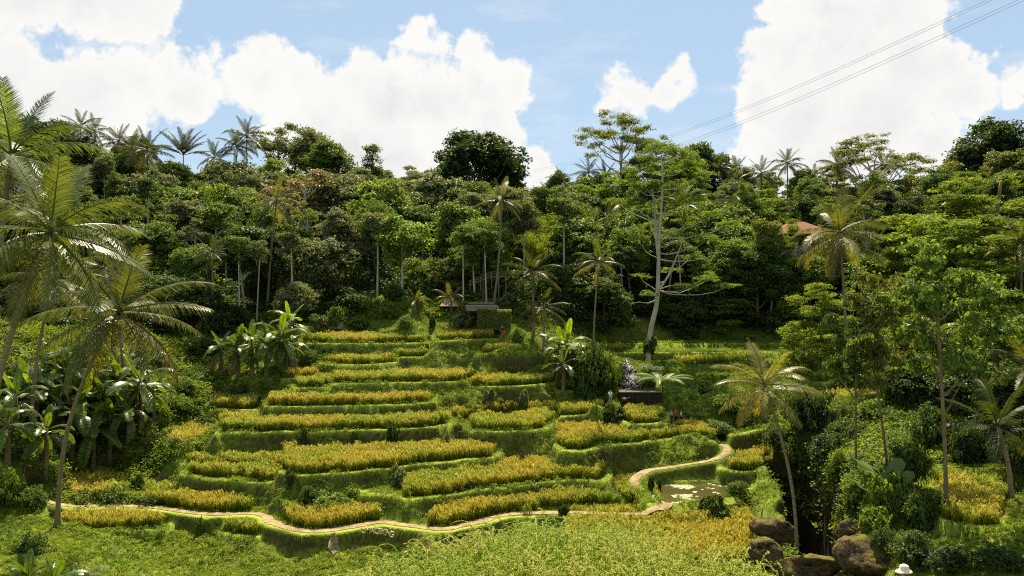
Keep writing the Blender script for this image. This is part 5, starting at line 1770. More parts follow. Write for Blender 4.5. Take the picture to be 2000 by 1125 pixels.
def auto_label(kind, tone, u, v, size):
    cand = sorted(LANDMARKS, key=lambda l: (l[1] - u) ** 2 + (1.4 * (l[2] - v)) ** 2)
    for q in range(6):
        nm, lu, lv = cand[q]
        du, dv = u - lu, v - lv
        hor = 'right' if du > 0 else 'left'; ver = 'below' if dv > 0 else 'above'
        if abs(du) > 2.2 * abs(dv): rel = hor + ' of'
        elif abs(dv) > 2.2 * abs(du): rel = ver
        else: rel = ver + ' and ' + hor + ' of'
        dist = math.hypot(du, dv)
        how = 'close ' if dist < 45 else '' if dist < 95 else 'some way ' if dist < 150 else 'far '
        for sz in ('', size + ' '):
            lab = f'{sz}{TONEW[tone]} {SHAPEW[kind]} {how}{rel} {nm}'
            if lab not in USED and len(lab.replace('-', ' ').split()) <= 15:
                USED.add(lab); return lab
    return None


rf_ = rs(909)
pts = []
yy = 121.0
while yy < 210:
    step = 6.4 + (yy - 121) * .028
    xs = np.arange(-.70 * yy, .70 * yy, step) + rf_.uniform(0, step)
    for xx in xs:
        pts.append((xx + rf_.normal(0, 1.3), yy + rf_.normal(0, 1.5)))
    yy += 6.3 + (yy - 121) * .03
TK = np.array(TAKEN)
NF = 0
for (xx, yy) in pts:
    if (np.hypot(TK[:, 0] - xx, TK[:, 1] - yy) < TK[:, 2] * .55 + 1.2).any(): continue
    u = CU + FP * xx / yy
    if abs(u - 710) < 60 and yy < 128: continue          # the clearing with the deck
    if 600 < u < 730 and yy < 152: continue
    if 1470 < u < 1620 and yy < 142: continue
    if 1180 < u < 1660 and yy < 128: continue
    z = float(gh(xx, yy))
    kind = rf_.choice(['round', 'dense', 'airy', 'slim', 'tiers', 'column', 'pole'], p=[.26, .12, .16, .22, .08, .06, .10])
    if u > 1350 and rf_.random() < .35: kind = 'tiers'
    tone = rf_.choice(['dark', 'deep', 'mid', 'fresh', 'grey', 'olive'], p=[.12, .26, .30, .12, .12, .08])
    if u < 800 and rf_.random() < .3: tone = 'grey'
    if kind == 'tiers': tone = rf_.choice(['fresh', 'mid', 'lime'])
    h = rf_.uniform(8.5, 13.5) * {'slim': 1.15, 'airy': 1.1, 'column': 1.1, 'pole': 1.2}.get(kind, 1.0)
    if yy > 190: h *= .62
    w = rf_.uniform(5.6, 8.6) * {'slim': .7, 'airy': .8, 'column': .5, 'pole': .55}.get(kind, 1.0)
    vt = CV - FP * (z + h) / yy
    vc = CV - FP * (z + h * .65) / yy
    if u < -60 or u > 2060: continue
    lab = auto_label(kind, tone, u, vc, 'small' if h < 8.5 else 'tall' if h > 11 else 'middling')
    if lab is None: continue
    NF += 1
    plant_tree(kind, (xx, yy, z), z + h, w, tone, lab, 'trees of the wooded ridge', None, 1000 + NF)
print('filler trees', NF)
# ------------------------------------------------------------------ bananas, bushes, small trees on the banks
def bananas(lst, group, grow=1.0):
    for i, (u, v, hpx, lab, col) in enumerate(lst):
        loc = hit(u, v) if not isinstance(v, tuple) else spot(u, v[0])
        h = grow * hpx * loc[1] / FP
        banana(loc, h, lab, group, len(lab) * 7 + i, col, 10 + (i % 3))


G1 = (0.075, 0.125, 0.025); G2 = (0.055, 0.095, 0.020); G3 = (0.10, 0.17, 0.03)
bananas([
    (432, 735, 75, 'leftmost banana plant of the clump at the upper left wood edge', G2),
    (465, 738, 80, 'second banana plant of the upper left clump, wide spread leaves', G2),
    (492, 735, 85, 'banana plant in the middle of the upper left clump, shining leaves', G1),
    (520, 735, 82, 'banana plant of the upper left clump beside its tallest one', G1),
    (548, 728, 95, 'banana plant at the right end of the upper left clump', G1),
    (565, 690, 80, 'bright upright-leaved banana plant above the upper left clump', G3),
    (558, 735, 80, 'banana plant at the right foot of the upper left clump beside the highest bench', G2),
], 'banana plants at the upper left wood edge')
bananas([
    (275, 845, 105, 'large banana plant beside the broad golden field on the left', G1),
    (235, 830, 100, 'banana plant behind the leaning palm trunk', G1),
    (205, 860, 95, 'banana plant left of the leaning palm trunk', G2),
    (165, 870, 100, 'banana plant with a bright upright leaf in the left gully', G3),
    (140, 900, 105, 'banana plant low in the left gully', G2),
    (182, 915, 95, 'banana plant at the bottom of the left gully near the spur rice', G1),
    (105, 880, 95, 'banana plant between the dark palm trunk and the gully', G2),
    (70, 850, 90, 'banana plant beside the dark straight palm trunk', G1),
    (30, 860, 90, 'banana plant at the left edge of the gully', G2),
    (15, 910, 95, 'banana plant lowest at the left edge', G1),
    (130, 800, 85, 'banana plant in the upper part of the left gully', G1),
    (190, 800, 85, 'banana plant under the hanging frond of the leaning palm', G2),
    (225, 775, 80, 'banana plant highest in the left gully', G1),
    (60, 790, 80, 'banana plant below the tallest left palm trunk', G2),
    (265, 800, 85, 'banana plant behind the large one beside the golden field', G2),
    (300, 830, 70, 'small banana plant at the edge of the broad golden field', G1),
    (150, 835, 80, 'banana plant in the heart of the left gully', G1),
    (90, 920, 85, 'low banana plant near the foot of the dark straight palm', G2),
    (215, 890, 80, 'banana plant just left of the leaning palm trunk middle', G1),
    (45, 820, 80, 'banana plant behind the dark straight palm trunk', G2),
    (250, 870, 75, 'banana plant on the slope below the large one', G2),
    (120, 760, 75, 'banana plant at the top of the left gully', G2),
    (165, 770, 75, 'banana plant at the top of the gully beside the leaning palm', G1),
], 'banana plants in the left gully', 1.18)
bananas([
    (1092, 742, 85, 'banana plant at the left of the clump by the stone steps', G1),
    (1108, 750, 100, 'tallest banana plant of the clump by the stone steps', G3),
    (1122, 752, 85, 'banana plant at the right of the clump by the stone steps', G1),
    (1100, 765, 70, 'low banana plant in front of the clump by the stone steps', G2),
], 'banana plants by the stone steps')
bananas([
    (1700, (97,), 70, 'banana plant with pale upright leaf between the slim trunks on the right', G3),
    (1765, (92,), 75, 'yellowish banana plant right of the second slim trunk', G3),
    (1880, (92,), 70, 'banana plant with white glinting leaves right of the tall slim trunk', G1),
    (1550, (110,), 50, 'banana plant in the shrubs below the feathery mound', G1),
], 'banana plants on the right bank')
for i, (u, Y, h, lab) in enumerate([
    (55, 40, 2.6, 'dark broad-leaved banana plant at the bottom left corner, left one'),
    (105, 39, 3.2, 'dark broad-leaved banana plant at the bottom left corner, tallest'),
    (150, 41, 2.4, 'dark broad-leaved banana plant at the bottom left corner, right one'),
]):
    loc = spot(u, Y)
    loc = (loc[0], loc[1], min(loc[2], -1060 / 1.0 * 0 + (CV - 1135) / FP * Y))
    banana(loc, h, lab, 'banana plants in the bottom left corner', 70 + i, (0.05, 0.09, 0.022), 11, 2.0)

# large arum leaves beside the gorge
def arum_leaf():
    mb = MB(); n = 12
    V = [(0, 0, 0)]
    for k in range(n + 1):
        a = -2.6 + 5.2 * k / n
        r = 0.5 * (1 + 0.9 * max(0, math.cos(a)) ** 3) * (0.75 + .25 * abs(math.cos(a)))
        V.append((r * math.cos(a) * 1.1, r * math.sin(a) * .95, -0.10 * r + .06 * math.sin(k * 2.1)))
    mb.add(V, None, [(0, k, k + 1) for k in range(1, n + 1)], .5)
    mb.tube([(0, 0, 0), (-.25, 0, -.5), (-.35, 0, -1.3)], [.02, .025, .03], 5)
    return mb.mesh('arum_leaf', M['banana'])


ARUM = arum_leaf()
e = thing('arum_plant', spot(1715, 57.5), 'big pale arum leaves round the foot of a slim trunk by the gorge', 'plant')
base = np.array(spot(1715, 57.5))
for i, (u, v, s, a) in enumerate([(1708, 922, 1.5, 2.4), (1745, 918, 1.3, .6), (1695, 955, 1.6, 2.9), (1758, 940, 1.2, 0.2), (1730, 945, 1.0, 1.2)]):
    p = np.array(ray(u, v, 57 - i * .3)) - base
    obj('leaf', ARUM, e, loc=tuple(p), rot=(.4 * (i % 2), -.6, a), scale=(s,) * 3, color=(0.10, 0.16, 0.03))

BUSHES = [
    # u, v foot, width px, height px, tone, fine, label
    (648, 1003, 95, 62, 'fresh', True, 'pale mounded bush behind the small rice patch by the path'),
    (605, 985, 50, 50, 'deep', False, 'dark bush left of the pale mounded bush'),
    (680, 985, 50, 45, 'mid', False, 'dark leafy bush right of the pale mounded bush'),
    (590, 872, 26, 56, 'deep', False, 'small dark upright tree on the left of the mid hill bank'),
    (770, 876, 36, 62, 'dark', False, 'largest dark upright bush on the mid hill bank'),
    (693, 868, 16, 38, 'deep', False, 'slight sapling between the two upright bushes on the mid hill bank'),
    (782, 952, 44, 62, 'grey', False, 'leafy small tree at the left end of the wide bench'),
    (568, 948, 24, 40, 'deep', False, 'small dark bush on the lower left bank edge'),
    (390, 1048, 20, 55, 'mid', False, 'lone sapling with a shadow beside the winding path'),
    (1102, 1003, 30, 28, 'dark', False, 'dark bush where the path goes behind the close rice'),
    (955, 795, 26, 50, 'grey', False, 'left of two light shrubs above the mid right field'),
    (1023, 795, 24, 50, 'grey', False, 'right of two light shrubs above the mid right field'),
    (975, 792, 30, 26, 'fresh', True, 'low bright shrub between the two light shrubs'),
    (1198, 830, 55, 52, 'dark', False, 'dark bush at the end of the long strip beside the basin wall'),
    (1272, 960, 16, 42, 'dark', False, 'left of two dark little bushes at the pond corner'),
    (1285, 962, 18, 40, 'dark', False, 'right of two dark little bushes at the pond corner'),
    (1155, 775, 105, 150, 'deep', True, 'large dark rounded bush behind the slim bare palm trunk'),
    (1185, 768, 60, 105, 'mid', True, 'hanging creeper bush at the right of the large dark rounded bush'),
    (1267, 690, 34, 50, 'deep', False, 'creeper wrapped round the pale tree foot'),
    (1585, 845, 110, 125, 'dark', True, 'dark rounded bush behind the fronds of the small palm'),
    (1400, 1025, 70, 62, 'mid', False, 'leafy bush on the slope in front of the pond'),
    (1385, 1000, 55, 50, 'deep', False, 'spiky dark plant on the pond bank'),
    (1440, 965, 50, 35, 'mid', True, 'creeping shrub on the right bank of the pond'),
    (1465, 1000, 50, 60, 'fresh', False, 'leafy shrub above the brown rock by the gorge'),
    (1500, 1075, 45, 80, 'deep', False, 'dark broad-leaved shrub at the brown rock foot'),
    (1560, 905, 70, 75, 'mid', True, 'leafy shrub at the head of the gorge'),
    (1545, 950, 45, 70, 'deep', True, 'overhanging shrub on the left lip of the gorge'),
    (1620, 900, 100, 80, 'dark', True, 'dense shrub mass above the gorge'),
    (1660, 870, 90, 70, 'deep', True, 'shrub mass between gorge and slim leaning trunks'),
    (1640, 950, 60, 90, 'deep', True, 'shrub hanging down the right wall of the gorge'),
    (1672, 1005, 60, 95, 'deep', False, 'leafy shrub standing on the right wall of the gorge'),
    (1730, 1010, 85, 120, 'fresh', False, 'sunlit leafy shrub round the arum leaves'),
    (1710, 1050, 70, 85, 'fresh', False, 'sunlit fern-like shrub on top of the mossy boulder'),
    (1800, 1030, 95, 110, 'deep', False, 'dark shrub left of the slim leaning trunk foot'),  # right-bank shrubs take darker leaf tones for the tree crowns' shade
    (1775, 950, 90, 120, 'deep', True, 'creeper covered shrub at the second slim trunk foot'),
    (1830, 880, 110, 120, 'deep', True, 'dark shrub mass in the shade of the right bank'),  # crown shade put into the leaf tone
    (1900, 900, 110, 110, 'dark', True, 'very dark shrub behind the dull rice field'),
    (1985, 930, 80, 100, 'dark', True, 'dark shrub at the right edge behind the dull rice field'),
    (1780, 1100, 120, 90, 'deep', True, 'shaded low shrub beside the mossy boulder'),
    (1690, 1062, 60, 40, 'fresh', True, 'tuft of creeping weeds on top of the large mossy boulder'),
    (1730, 1080, 70, 70, 'deep', True, 'dark shrub leaning over the right side of the large mossy boulder'),  # added to shade the strongly lit boulder
    (1655, 1095, 46, 50, 'dark', True, 'dark shrub in the cleft left of the large mossy boulder'),  # also added, darkening the boulder's left side
    (1540, 1035, 40, 36, 'deep', True, 'creeping shrub over the right end of the brown layered boulder'),
    (1208, 745, 26, 40, 'deep', True, 'dark ferny shrub left of the waterfall rocks'),
    (1270, 756, 28, 36, 'deep', True, 'dark ferny shrub right of the waterfall rocks'),
    (1860, 1115, 120, 70, 'dark', True, 'shaded low shrub beside the white-hatted person'),
    (1950, 1110, 110, 60, 'dark', True, 'shaded shrub in the bottom right corner'),
    (1700, 830, 90, 70, 'fresh', True, 'bright shrub right of the golden plot behind the slim trunks'),
    (1650, 820, 60, 45, 'mid', True, 'shrub in front of the golden plot behind the slim trunks'),
    (1780, 800, 100, 95, 'dark', True, 'big shrub between the second and third slim trunks'),  # darker tone stands in for shade from the crowns above
    (1820, 850, 80, 80, 'deep', True, 'leafy shrub left of the tall slim trunk'),
    (1930, 800, 90, 80, 'dark', True, 'shrub behind the dark young palm'),
    (1420, 800, 70, 45, 'fresh', True, 'ferny hummock below the small palm fronds'),
    (1375, 770, 60, 40, 'fresh', True, 'ferny hummock right of the tree fern'),
    (1450, 830, 70, 50, 'mid', True, 'leafy hummock beside the small palm trunk'),
    (1400, 850, 70, 40, 'mid', True, 'leafy shrub above the bend of the climbing path'),
    (1515, 870, 60, 50, 'deep', True, 'dark shrub right of the small palm trunk'),
    (1600, 640, 110, 60, 'fresh', True, 'bright shrub mass below the big right palm'),
    (1660, 620, 90, 60, 'fresh', True, 'bright shrub mass at the big right palm foot'),
    (1560, 645, 80, 50, 'mid', True, 'shrub mass left of the bright one below the big right palm'),
    (300, 770, 60, 40, 'fresh', True, 'bright round bush above the left golden field'),
    (345, 800, 60, 42, 'fresh', True, 'clipped looking round bush beside the worn earth steps'),
    (300, 812, 30, 25, 'deep', True, 'little dark bush below the clipped looking round bush'),
    (365, 770, 55, 45, 'mid', True, 'leafy bush behind the worn earth steps'),
    (470, 770, 50, 35, 'mid', True, 'bush on the dark slope above the small golden field'),
    (515, 765, 30, 32, 'fresh', True, 'bright tuft bush on the dark slope below the banana clump'),
    (600, 712, 45, 42, 'mid', True, 'fern bush left of the second bench from the top'),
    (625, 640, 40, 35, 'grey', False, 'small pale tree on the top bank above the highest bench'),
    (655, 640, 40, 60, 'mid', False, 'small two-tiered tree beside the pale one on the top bank'),
    (640, 690, 30, 22, 'deep', True, 'small shrub on the bank under the highest bench'),
    (725, 610, 55, 40, 'mid', True, 'shrub below the white-shirted person on the upper clearing'),
    (760, 620, 60, 45, 'fresh', True, 'leafy shrub at the left foot of the grassy knoll'),
    (700, 640, 60, 34, 'mid', True, 'grassy shrub on the top bank'),
    (675, 625, 40, 36, 'deep', True, 'dark shrub below the orange-leaved shrub'),
    (770, 585, 60, 40, 'deep', True, 'dark shrub between the fallen log and the knoll'),
    (715, 588, 50, 30, 'deep', True, 'dark low shrub in front of the white-topped person on the clearing'),
    (750, 572, 50, 26, 'mid', True, 'low shrub on the upper clearing near the log'),
    (830, 575, 60, 40, 'mid', False, 'leafy shrub behind the yellowish young palm'),
    (925, 590, 46, 34, 'deep', False, 'dark shrub at the foot of the wooden stairway'),
    (965, 588, 44, 34, 'mid', False, 'leafy shrub below the lookout platform'),
    (790, 640, 40, 34, 'fresh', True, 'bright shrub at the left of the highest right bench'),
    (845, 640, 18, 36, 'dark', False, 'dark little bush at the gap between the two highest benches'),
    (910, 638, 50, 42, 'grey', False, 'pale leafy bush beside the ivy covered wall'),
    (1012, 665, 38, 34, 'fresh', True, 'rounded grassy bush right of the two walkers'),
    (990, 600, 45, 40, 'grey', False, 'pale leafy bush right of the stone platform'),
    (845, 560, 40, 45, 'dark', False, 'dark glossy bush behind the fallen log'),
    (697, 598, 13, 22, (0.42, 0.11, 0.012), False, 'bright orange-leaved shrub below the deck'),
    (420, 650, 80, 60, 'olive', True, 'brownish thicket mound left of the twin pale trunks'),
    (395, 690, 70, 50, 'deep', True, 'dark bush in the hollow left of the banana clump'),
    (310, 720, 70, 40, 'mid', True, 'bush on the grassy shelf behind the leaning palm'),
    (10, 985, 80, 110, 'fresh', True, 'light green bush at the left edge below the gully'),
    (60, 985, 60, 50, 'mid', True, 'bush left of the path end'),
    (15, 770, 80, 60, 'mid', True, 'light bush at the left edge under the tallest palm'),
    (60, 1085, 90, 60, 'mid', True, 'bush above the dark broad leaves in the bottom left corner'),
    (270, 965, 34, 48, 'dark', False, 'dark bush filling the notch beside the spur rice'),
]
for i, (u, v, w, h, tone, fine, lab) in enumerate(BUSHES):
    loc = hit(u, v)
    s = loc[1] / FP
    bush(loc, w * s, h * s, tone, lab, None, i, fine)

loc = hit(1294, 812)
fern_frond_tree(loc, (812 - 745) * loc[1] / FP, 58 * loc[1] / FP, 'slender tree fern standing beside the dark basin wall')

# lone trunks at the wood edge that carry no crown in view
# ------------------------------------------------------------------ rocks
def rock_mesh(name, seed, mat, flat=.7, n=14):
    mb = MB()
    th = np.linspace(0, np.pi, n); ph = np.linspace(0, 2 * np.pi, 2 * n, endpoint=False)
    T, Pp = np.meshgrid(th, ph, indexing='ij')
    d = np.stack([np.sin(T) * np.cos(Pp), np.sin(T) * np.sin(Pp), np.cos(T)], -1).reshape(-1, 3)
    rng = rs(seed)
    r = np.ones(len(d))
    for k in range(16):
        nn = sphere_dirs(1, rng)[0]; h = rng.uniform(.55, .92)
        q = d @ nn
        r = np.where(q > 0.05, np.minimum(r, h / np.maximum(q, .05)), r)
    r = r * (1 + .10 * vnoise(d[:, 0] * 3 + seed, d[:, 1] * 3 + d[:, 2] * 2, seed) + .06 * vnoise(d[:, 0] * 8, d[:, 2] * 8 + d[:, 1] * 5, seed + 1))
    r = r * (1 + .12 * vnoise(d[:, 0] * 5 + d[:, 2] * 4, d[:, 1] * 5 - d[:, 2] * 3, seed + 5))
    V = d * r[:, None] * np.array([1, 1, flat])
    m = 2 * n
    Q = [(i * m + j, i * m + (j + 1) % m, (i + 1) * m + (j + 1) % m, (i + 1) * m + j) for i in range(n - 1) for j in range(m)]
    mb.add(V, Q)
    return mb.mesh(name, mat, True)


ROCK = [rock_mesh('boulder', 500 + i, M['rock'], n=26) for i in range(3)]
for i, (u, v, Y, w, h, d, lab) in enumerate([
    (1703, 1098, 52.5, 76, 52, 2.2, 'large mossy brown boulder at the right mouth of the gorge'),
    (1515, 1038, 61.5, 56, 32, 2.0, 'brown layered boulder at the left lip of the gorge behind the thin palm trunk'),
    (1590, 1105, 56, 66, 34, 2.0, 'low mossy boulder at the bottom of the gorge'),
    (1660, 1045, 58, 24, 30, 1.3, 'mossy rock on the right side of the gorge above the large boulder'),
    (1490, 1085, 58, 40, 36, 1.4, 'grey rock below the brown layered boulder'),
    (1545, 1120, 55.5, 46, 30, 1.6, 'mossy slab at the thin palm trunk foot'),
]):
    p = ray(u, v, Y)
    tag(obj('boulder', ROCK[i % 3], None, p, (0.2 * i, .15, i * 1.3), (w * Y / FP, d, h * Y / FP * 1.35)), lab, 'boulder')
for (u, v, u2, v2, lab) in [(1588, 924, 1611, 912, 'pale dead branch lying across the shrubs above the gorge'), (1486, 1017, 1491, 985, 'leaning wooden stake beside the brown layered boulder')]:
    a = np.array(hit(u, v)); b = np.array(ray(u2, v2, a[1] + .1))
    mb = MB(); mb.tube([a * 0 - [0, 0, .05], (b - a) * .5 + [0, 0, .06], b - a], [.07, .06, .04], 6)
    tag(obj('dead_branch' if v == 924 else 'wooden_stake', mb.mesh('dead_branch', M['wood'], True), None, tuple(a)), lab, 'branch' if v == 924 else 'stake')
# ------------------------------------------------------------------ pond
P = smooth_line([tuple(p) + (0,) for p in np.vstack([POND, POND[:1]])], .4)[:, :2]
c = P.mean(0); P = c + (P - c) * 1.04
V = [(c[0], c[1], -18.82)] + [(p[0], p[1], -18.82) for p in P]
tag(obj('pond_water', mk_mesh('pond_water', V, [[(0, k, k + 1) for k in range(1, len(P))]], M['pond'])), 'still muddy brown pond water beside the path bend', 'pond', kind='structure')
rp = rs(31)
x, y = grid_pts(P.min(0), P.max(0), .22, rp)
u = CU + FP * x / y
k = (sdist(P, x, y) < -.1) & ((u < 1350 + 25 * vnoise(x, y, 3)) | (rp.random(len(x)) < .04)) & (vnoise(x * .8, y * .8, 5) > -.18)
x, y = x[k], y[k]
m, t, out = new_mat('lily_pad')
ge = t.node('ShaderNodeNewGeometry')
pp = principled(t, t.mix(ge.outputs['Random Per Island'], (0.14, 0.20, 0.04), (0.30, 0.34, 0.14)), .45, .3)
t.link(pp.outputs[0], out.inputs[0]); M['pad'] = m
mb = MB()
for k in range(9):
    a = rp.uniform(0, 6.28); r = .17 * math.sqrt(rp.random()); s = rp.uniform(.05, .1)
    th = np.linspace(.25, 6.03, 9)
    cx, cy = r * math.cos(a), r * math.sin(a)
    mb.add([(cx, cy, .012)] + [(cx + s * math.cos(q + a), cy + s * math.sin(q + a), .014 + .012 * math.sin(3 * q)) for q in th], None, [(0, i, i + 1) for i in range(1, 9)])
scatter('lily_pads', np.stack([x, y, np.full(len(x), -18.82)], -1), np.stack([0 * x, 0 * x, rp.uniform(0, 6.28, len(x))], -1), rp.uniform(.8, 1.4, len(x)), [mb.mesh('lily_pads_patch', M['pad'])],
        np.zeros(len(x), int), 'pale lily pads covering the left half of the pond', 'lily pads')

# ------------------------------------------------------------------ waterfall and basin
f0 = np.array(hit(1240, 768)); Yw = f0[1]
WF = thing('waterfall', tuple(f0), 'white waterfall running down dark rocks above the walled basin', 'waterfall')
WR = [rock_mesh('wet_rock', 540 + i, M['wet_rock'], .8, 9) for i in range(4)]
rw = rs(55)


def qw(u, v, dy=0.0):
    return np.array(ray(u, v, Yw + dy)) - f0


nu, nv = 34, 46
Vf = []
for a_ in range(nv):
    v = 699 + 72 * a_ / (nv - 1)
    cx_ = 1222 + 12 * (a_ / nv) ** .8; hw = 9 + 18 * min(1, max(0, (v - 708) / 26.0))
    for b_ in range(nu):
        f_ = 2 * b_ / (nu - 1) - 1
        u = cx_ + hw * f_
        n_ = vnoise(np.array([u * .16]), np.array([v * .22]), 71)[0] + .6 * vnoise(np.array([u * .45]), np.array([v * .6]), 72)[0]
        Yr_ = hit(u, min(v, 764))[1] - .5
        Vf.append(qw(u, v + 1.5 * n_, Yr_ - Yw + .9 * max(0, abs(f_) - .75) * 4 - .9 * n_))
Vf = np.array(Vf)
Qf = [(a_ * nu + b_, (a_ + 1) * nu + b_, (a_ + 1) * nu + b_ + 1, a_ * nu + b_ + 1) for a_ in range(nv - 1) for b_ in range(nu - 1)]
obj('rock_face', mk_mesh('waterfall_rock_face', Vf, [Qf], M['wet_rock']), WF)
for i, (u, v, r) in enumerate([(1215, 752, 7), (1226, 758, 6), (1240, 760, 7), (1252, 757, 7), (1258, 750, 6), (1218, 735, 6), (1246, 742, 6), (1213, 764, 6), (1232, 766, 5), (1248, 767, 6)]):
    obj('rock', WR[i % 4], WF, tuple(qw(u, v, hit(u, min(v, 764))[1] - Yw - .35)), (rw.uniform(-.8, .8), rw.uniform(-.8, .8), i * 1.1), (r * Yw / FP, r * Yw / FP * .8, r * Yw / FP * .7))
mb = MB()
grid_ = Vf.reshape(nv, nu, 3)
for k_ in range(13):
    b_ = 17 + rw.normal(0, 3.5); a0_ = rw.integers(0, 12) if k_ > 3 else 0; run = []
    for a_ in range(a0_, nv):
        b_ = np.clip(b_ + rw.normal(.12, .7), 6, nu - 5)
        run.append(grid_[a_, int(b_)] + np.array([0, -.14, .03]))
        if len(run) > 4 and rw.random() < .13:
            mb.tube(np.array(run), np.clip(rw.normal(.016, .014, len(run)), .004, .05), 4); run = []
    if len(run) > 3: mb.tube(np.array(run), np.clip(rw.normal(.016, .014, len(run)), .004, .05), 4)
obj('water', mb.mesh('falling_water', M['fall'], True), WF)

b0 = np.array(hit(1254, 803)); Yb = b0[1] - .25
BW = thing('stone_basin', (ray(1254, 803, Yb)), 'dark wet stone basin wall below the waterfall with a pale rim', 'basin')
o0 = np.array(ray(1254, 803, Yb)); k_ = Yb / FP
mb = MB(); mb.box((0, 1.7, 18 * k_ - .4), (80 * k_, 3.4, 36 * k_ + .8)); obj('wall', mb.mesh('basin_wall', M['wet_rock']), BW)
mb = MB(); mb.box((-2 * k_, .12, 36 * k_ + .09), (86 * k_, .5, .14)); obj('rim', mb.mesh('basin_rim', M['stone']), BW)
mb = MB()
for xx in (-14, -2, 8, 20, 27):
    mb.tube([(xx * k_, -.05, 36 * k_), (xx * k_, -.06, 20 * k_), (xx * k_ + .05, -.08, 2 * k_)], [.03, .018, .03], 5)
obj('water', mb.mesh('basin_trickles', M['wet_rock'], True), BW)
for i, (u, v, r) in enumerate([(1222, 782, 9), (1221, 792, 6), (1226, 779, 6)]):
    tag(obj('rock', WR[i], None, ray(u, v, Yb - .6), (0, .3, i), (r * k_, r * k_, r * k_ * .7)), ['pale flat rock at the left corner of the dark basin wall', 'small rock below the flat rock at the basin corner', 'rock on top of the flat rock at the basin corner'][i], 'rock')


# ------------------------------------------------------------------ lettering
def letter_mesh(ch, size, mat, depth=.05):
    cu = bpy.data.curves.new('letter', 'FONT')
    cu.body = ch; cu.size = size; cu.extrude = depth; cu.align_x = 'CENTER'
    cu.offset = size * .012
    o = bpy.data.objects.new('letter_tmp', cu)
    COL.objects.link(o)
    dg = bpy.context.evaluated_depsgraph_get()
    me = bpy.data.meshes.new_from_object(o.evaluated_get(dg))
    bpy.data.objects.remove(o); bpy.data.curves.remove(cu)
    me.materials.clear(); me.materials.append(mat); me.name = 'letter'
    return me


def sign(label, letters, mat, size_px, off):
    u, v = letters[0][1:3]
    base = np.array(hit(*letters[len(letters) // 2][1:3]))
    e = thing('letter_sign', tuple(base), label, 'sign')
    for ch, u, v, rot in letters:
        h = np.array(hit(u, v)); Y = min(h[1], base[1] + .6) - off
        p = np.array(ray(u, v, Y)) - base
        s = size_px * Y / FP / .70
        obj('letter', letter_mesh(ch, s, mat, .04), e, tuple(p), (math.radians(90), 0, 0)).rotation_euler = (math.radians(90), -math.radians(rot), 0)
    return e


sign('weathered UMA CEKING letters on the dark wall under the winding path',
     [('U', 710, 1041, -4), ('M', 718, 1041, -4), ('A', 726, 1042, -4), ('C', 735, 1042.5, -8), ('E', 741.5, 1043, -8), ('K', 747.5, 1044, -10), ('I', 752.5, 1045.5, -10), ('N', 757.5, 1047, -12), ('G', 763.5, 1049, -12)],
     M['letter'], 11.5, .45)
sign('white UMA CEKING letters across the far slope beside the waterfall',
     [('U', 1253, 719, 0), ('M', 1258, 720, 0), ('A', 1263, 720.5, 0), ('C', 1270, 721, 0), ('E', 1275, 721.2, 0), ('K', 1280, 721.5, -3), ('I', 1284, 721.8, -3), ('N', 1288.5, 722, -3), ('G', 1294, 722.5, -3)],
     M['white_letter'], 6.2, .5)


# ------------------------------------------------------------------ buildings and timber
def hip_roof(w, d, h, ridge, t=.14):
    a, b, r = w / 2, d / 2, ridge / 2
    mb = MB()
    V = [(-a, -b, 0), (a, -b, 0), (a, b, 0), (-a, b, 0), (-r, 0, h), (r, 0, h)]
    V2 = [(x * .98, y * .98, z - t) for x, y, z in V]
    mb.add(V + V2, [(0, 1, 5, 4), (2, 3, 4, 5), (7, 6, 10, 11), (9, 8, 11, 10), (0, 6, 7, 1), (1, 7, 8, 2), (2, 8, 9, 3), (3, 9, 6, 0)], [(1, 2, 5), (3, 0, 4), (8, 7, 11), (6, 9, 10)])
    return mb


def box_part(name, parent, c, s, mat, rot=None):
    mb = MB(); mb.box(c, s, rot)
    return obj(name, mb.mesh(name, mat), parent)


def window(parent, x, y, z, w, h):
    f = box_part('window', parent, (x, y, z), (w, .12, h), M['wood'])
    mb = MB(); mb.box((x, y - .07, z), (w * .8, .03, h * .8)); obj('pane', mb.mesh('window_pane', M['glass']), f)


Y = 136.0; kk = Y / FP
o0 = ray(1555, 492, Y)
H = thing('red_roofed_house', o0, 'house with red tiled hip roof half hidden in the right wood', 'house')
box_part('wall', H, (0, 0, 14 * kk - .8), (92 * kk, 5, 28 * kk + 1.6), M['render'])
obj('roof', hip_roof(118 * kk, 8.5, 26 * kk, 26 * kk).mesh('house_roof', M['red_tile']), H, (2 * kk, 0, 33 * kk))
box_part('eave_beam', H, (0, -3.2, 31 * kk), (100 * kk, .25, .3), M['darkwood'])
for i in range(5):
    box_part('post', H, ((-46 + 23 * i) * kk, -3.2, 15 * kk - .6), (.28, .28, 31 * kk + 1.2), M['red_tile'] if i == 1 else M['darkwood'])
for xx in (-32, -6, 20):
    window(H, xx * kk, -2.56, 17 * kk, 12 * kk, 13 * kk)
o1 = ray(1505, 492, Y + 3)
H2 = thing('red_roofed_house', o1, 'smaller red roofed wing house left of the larger red roof', 'house')
box_part('wall', H2, (0, 0, 14 * kk - .8), (52 * kk, 4.4, 28 * kk + 1.6), M['render'])
obj('roof', hip_roof(74 * kk, 7, 15 * kk, 20 * kk).mesh('wing_roof', M['red_tile']), H2, (0, 0, 36 * kk))
for xx in (-14, 8):
    window(H2, xx * kk, -2.26, 16 * kk, 11 * kk, 13 * kk)
box_part('balcony', H2, (0, -2.6, 6 * kk), (52 * kk, .7, 7 * kk), M['stone'])

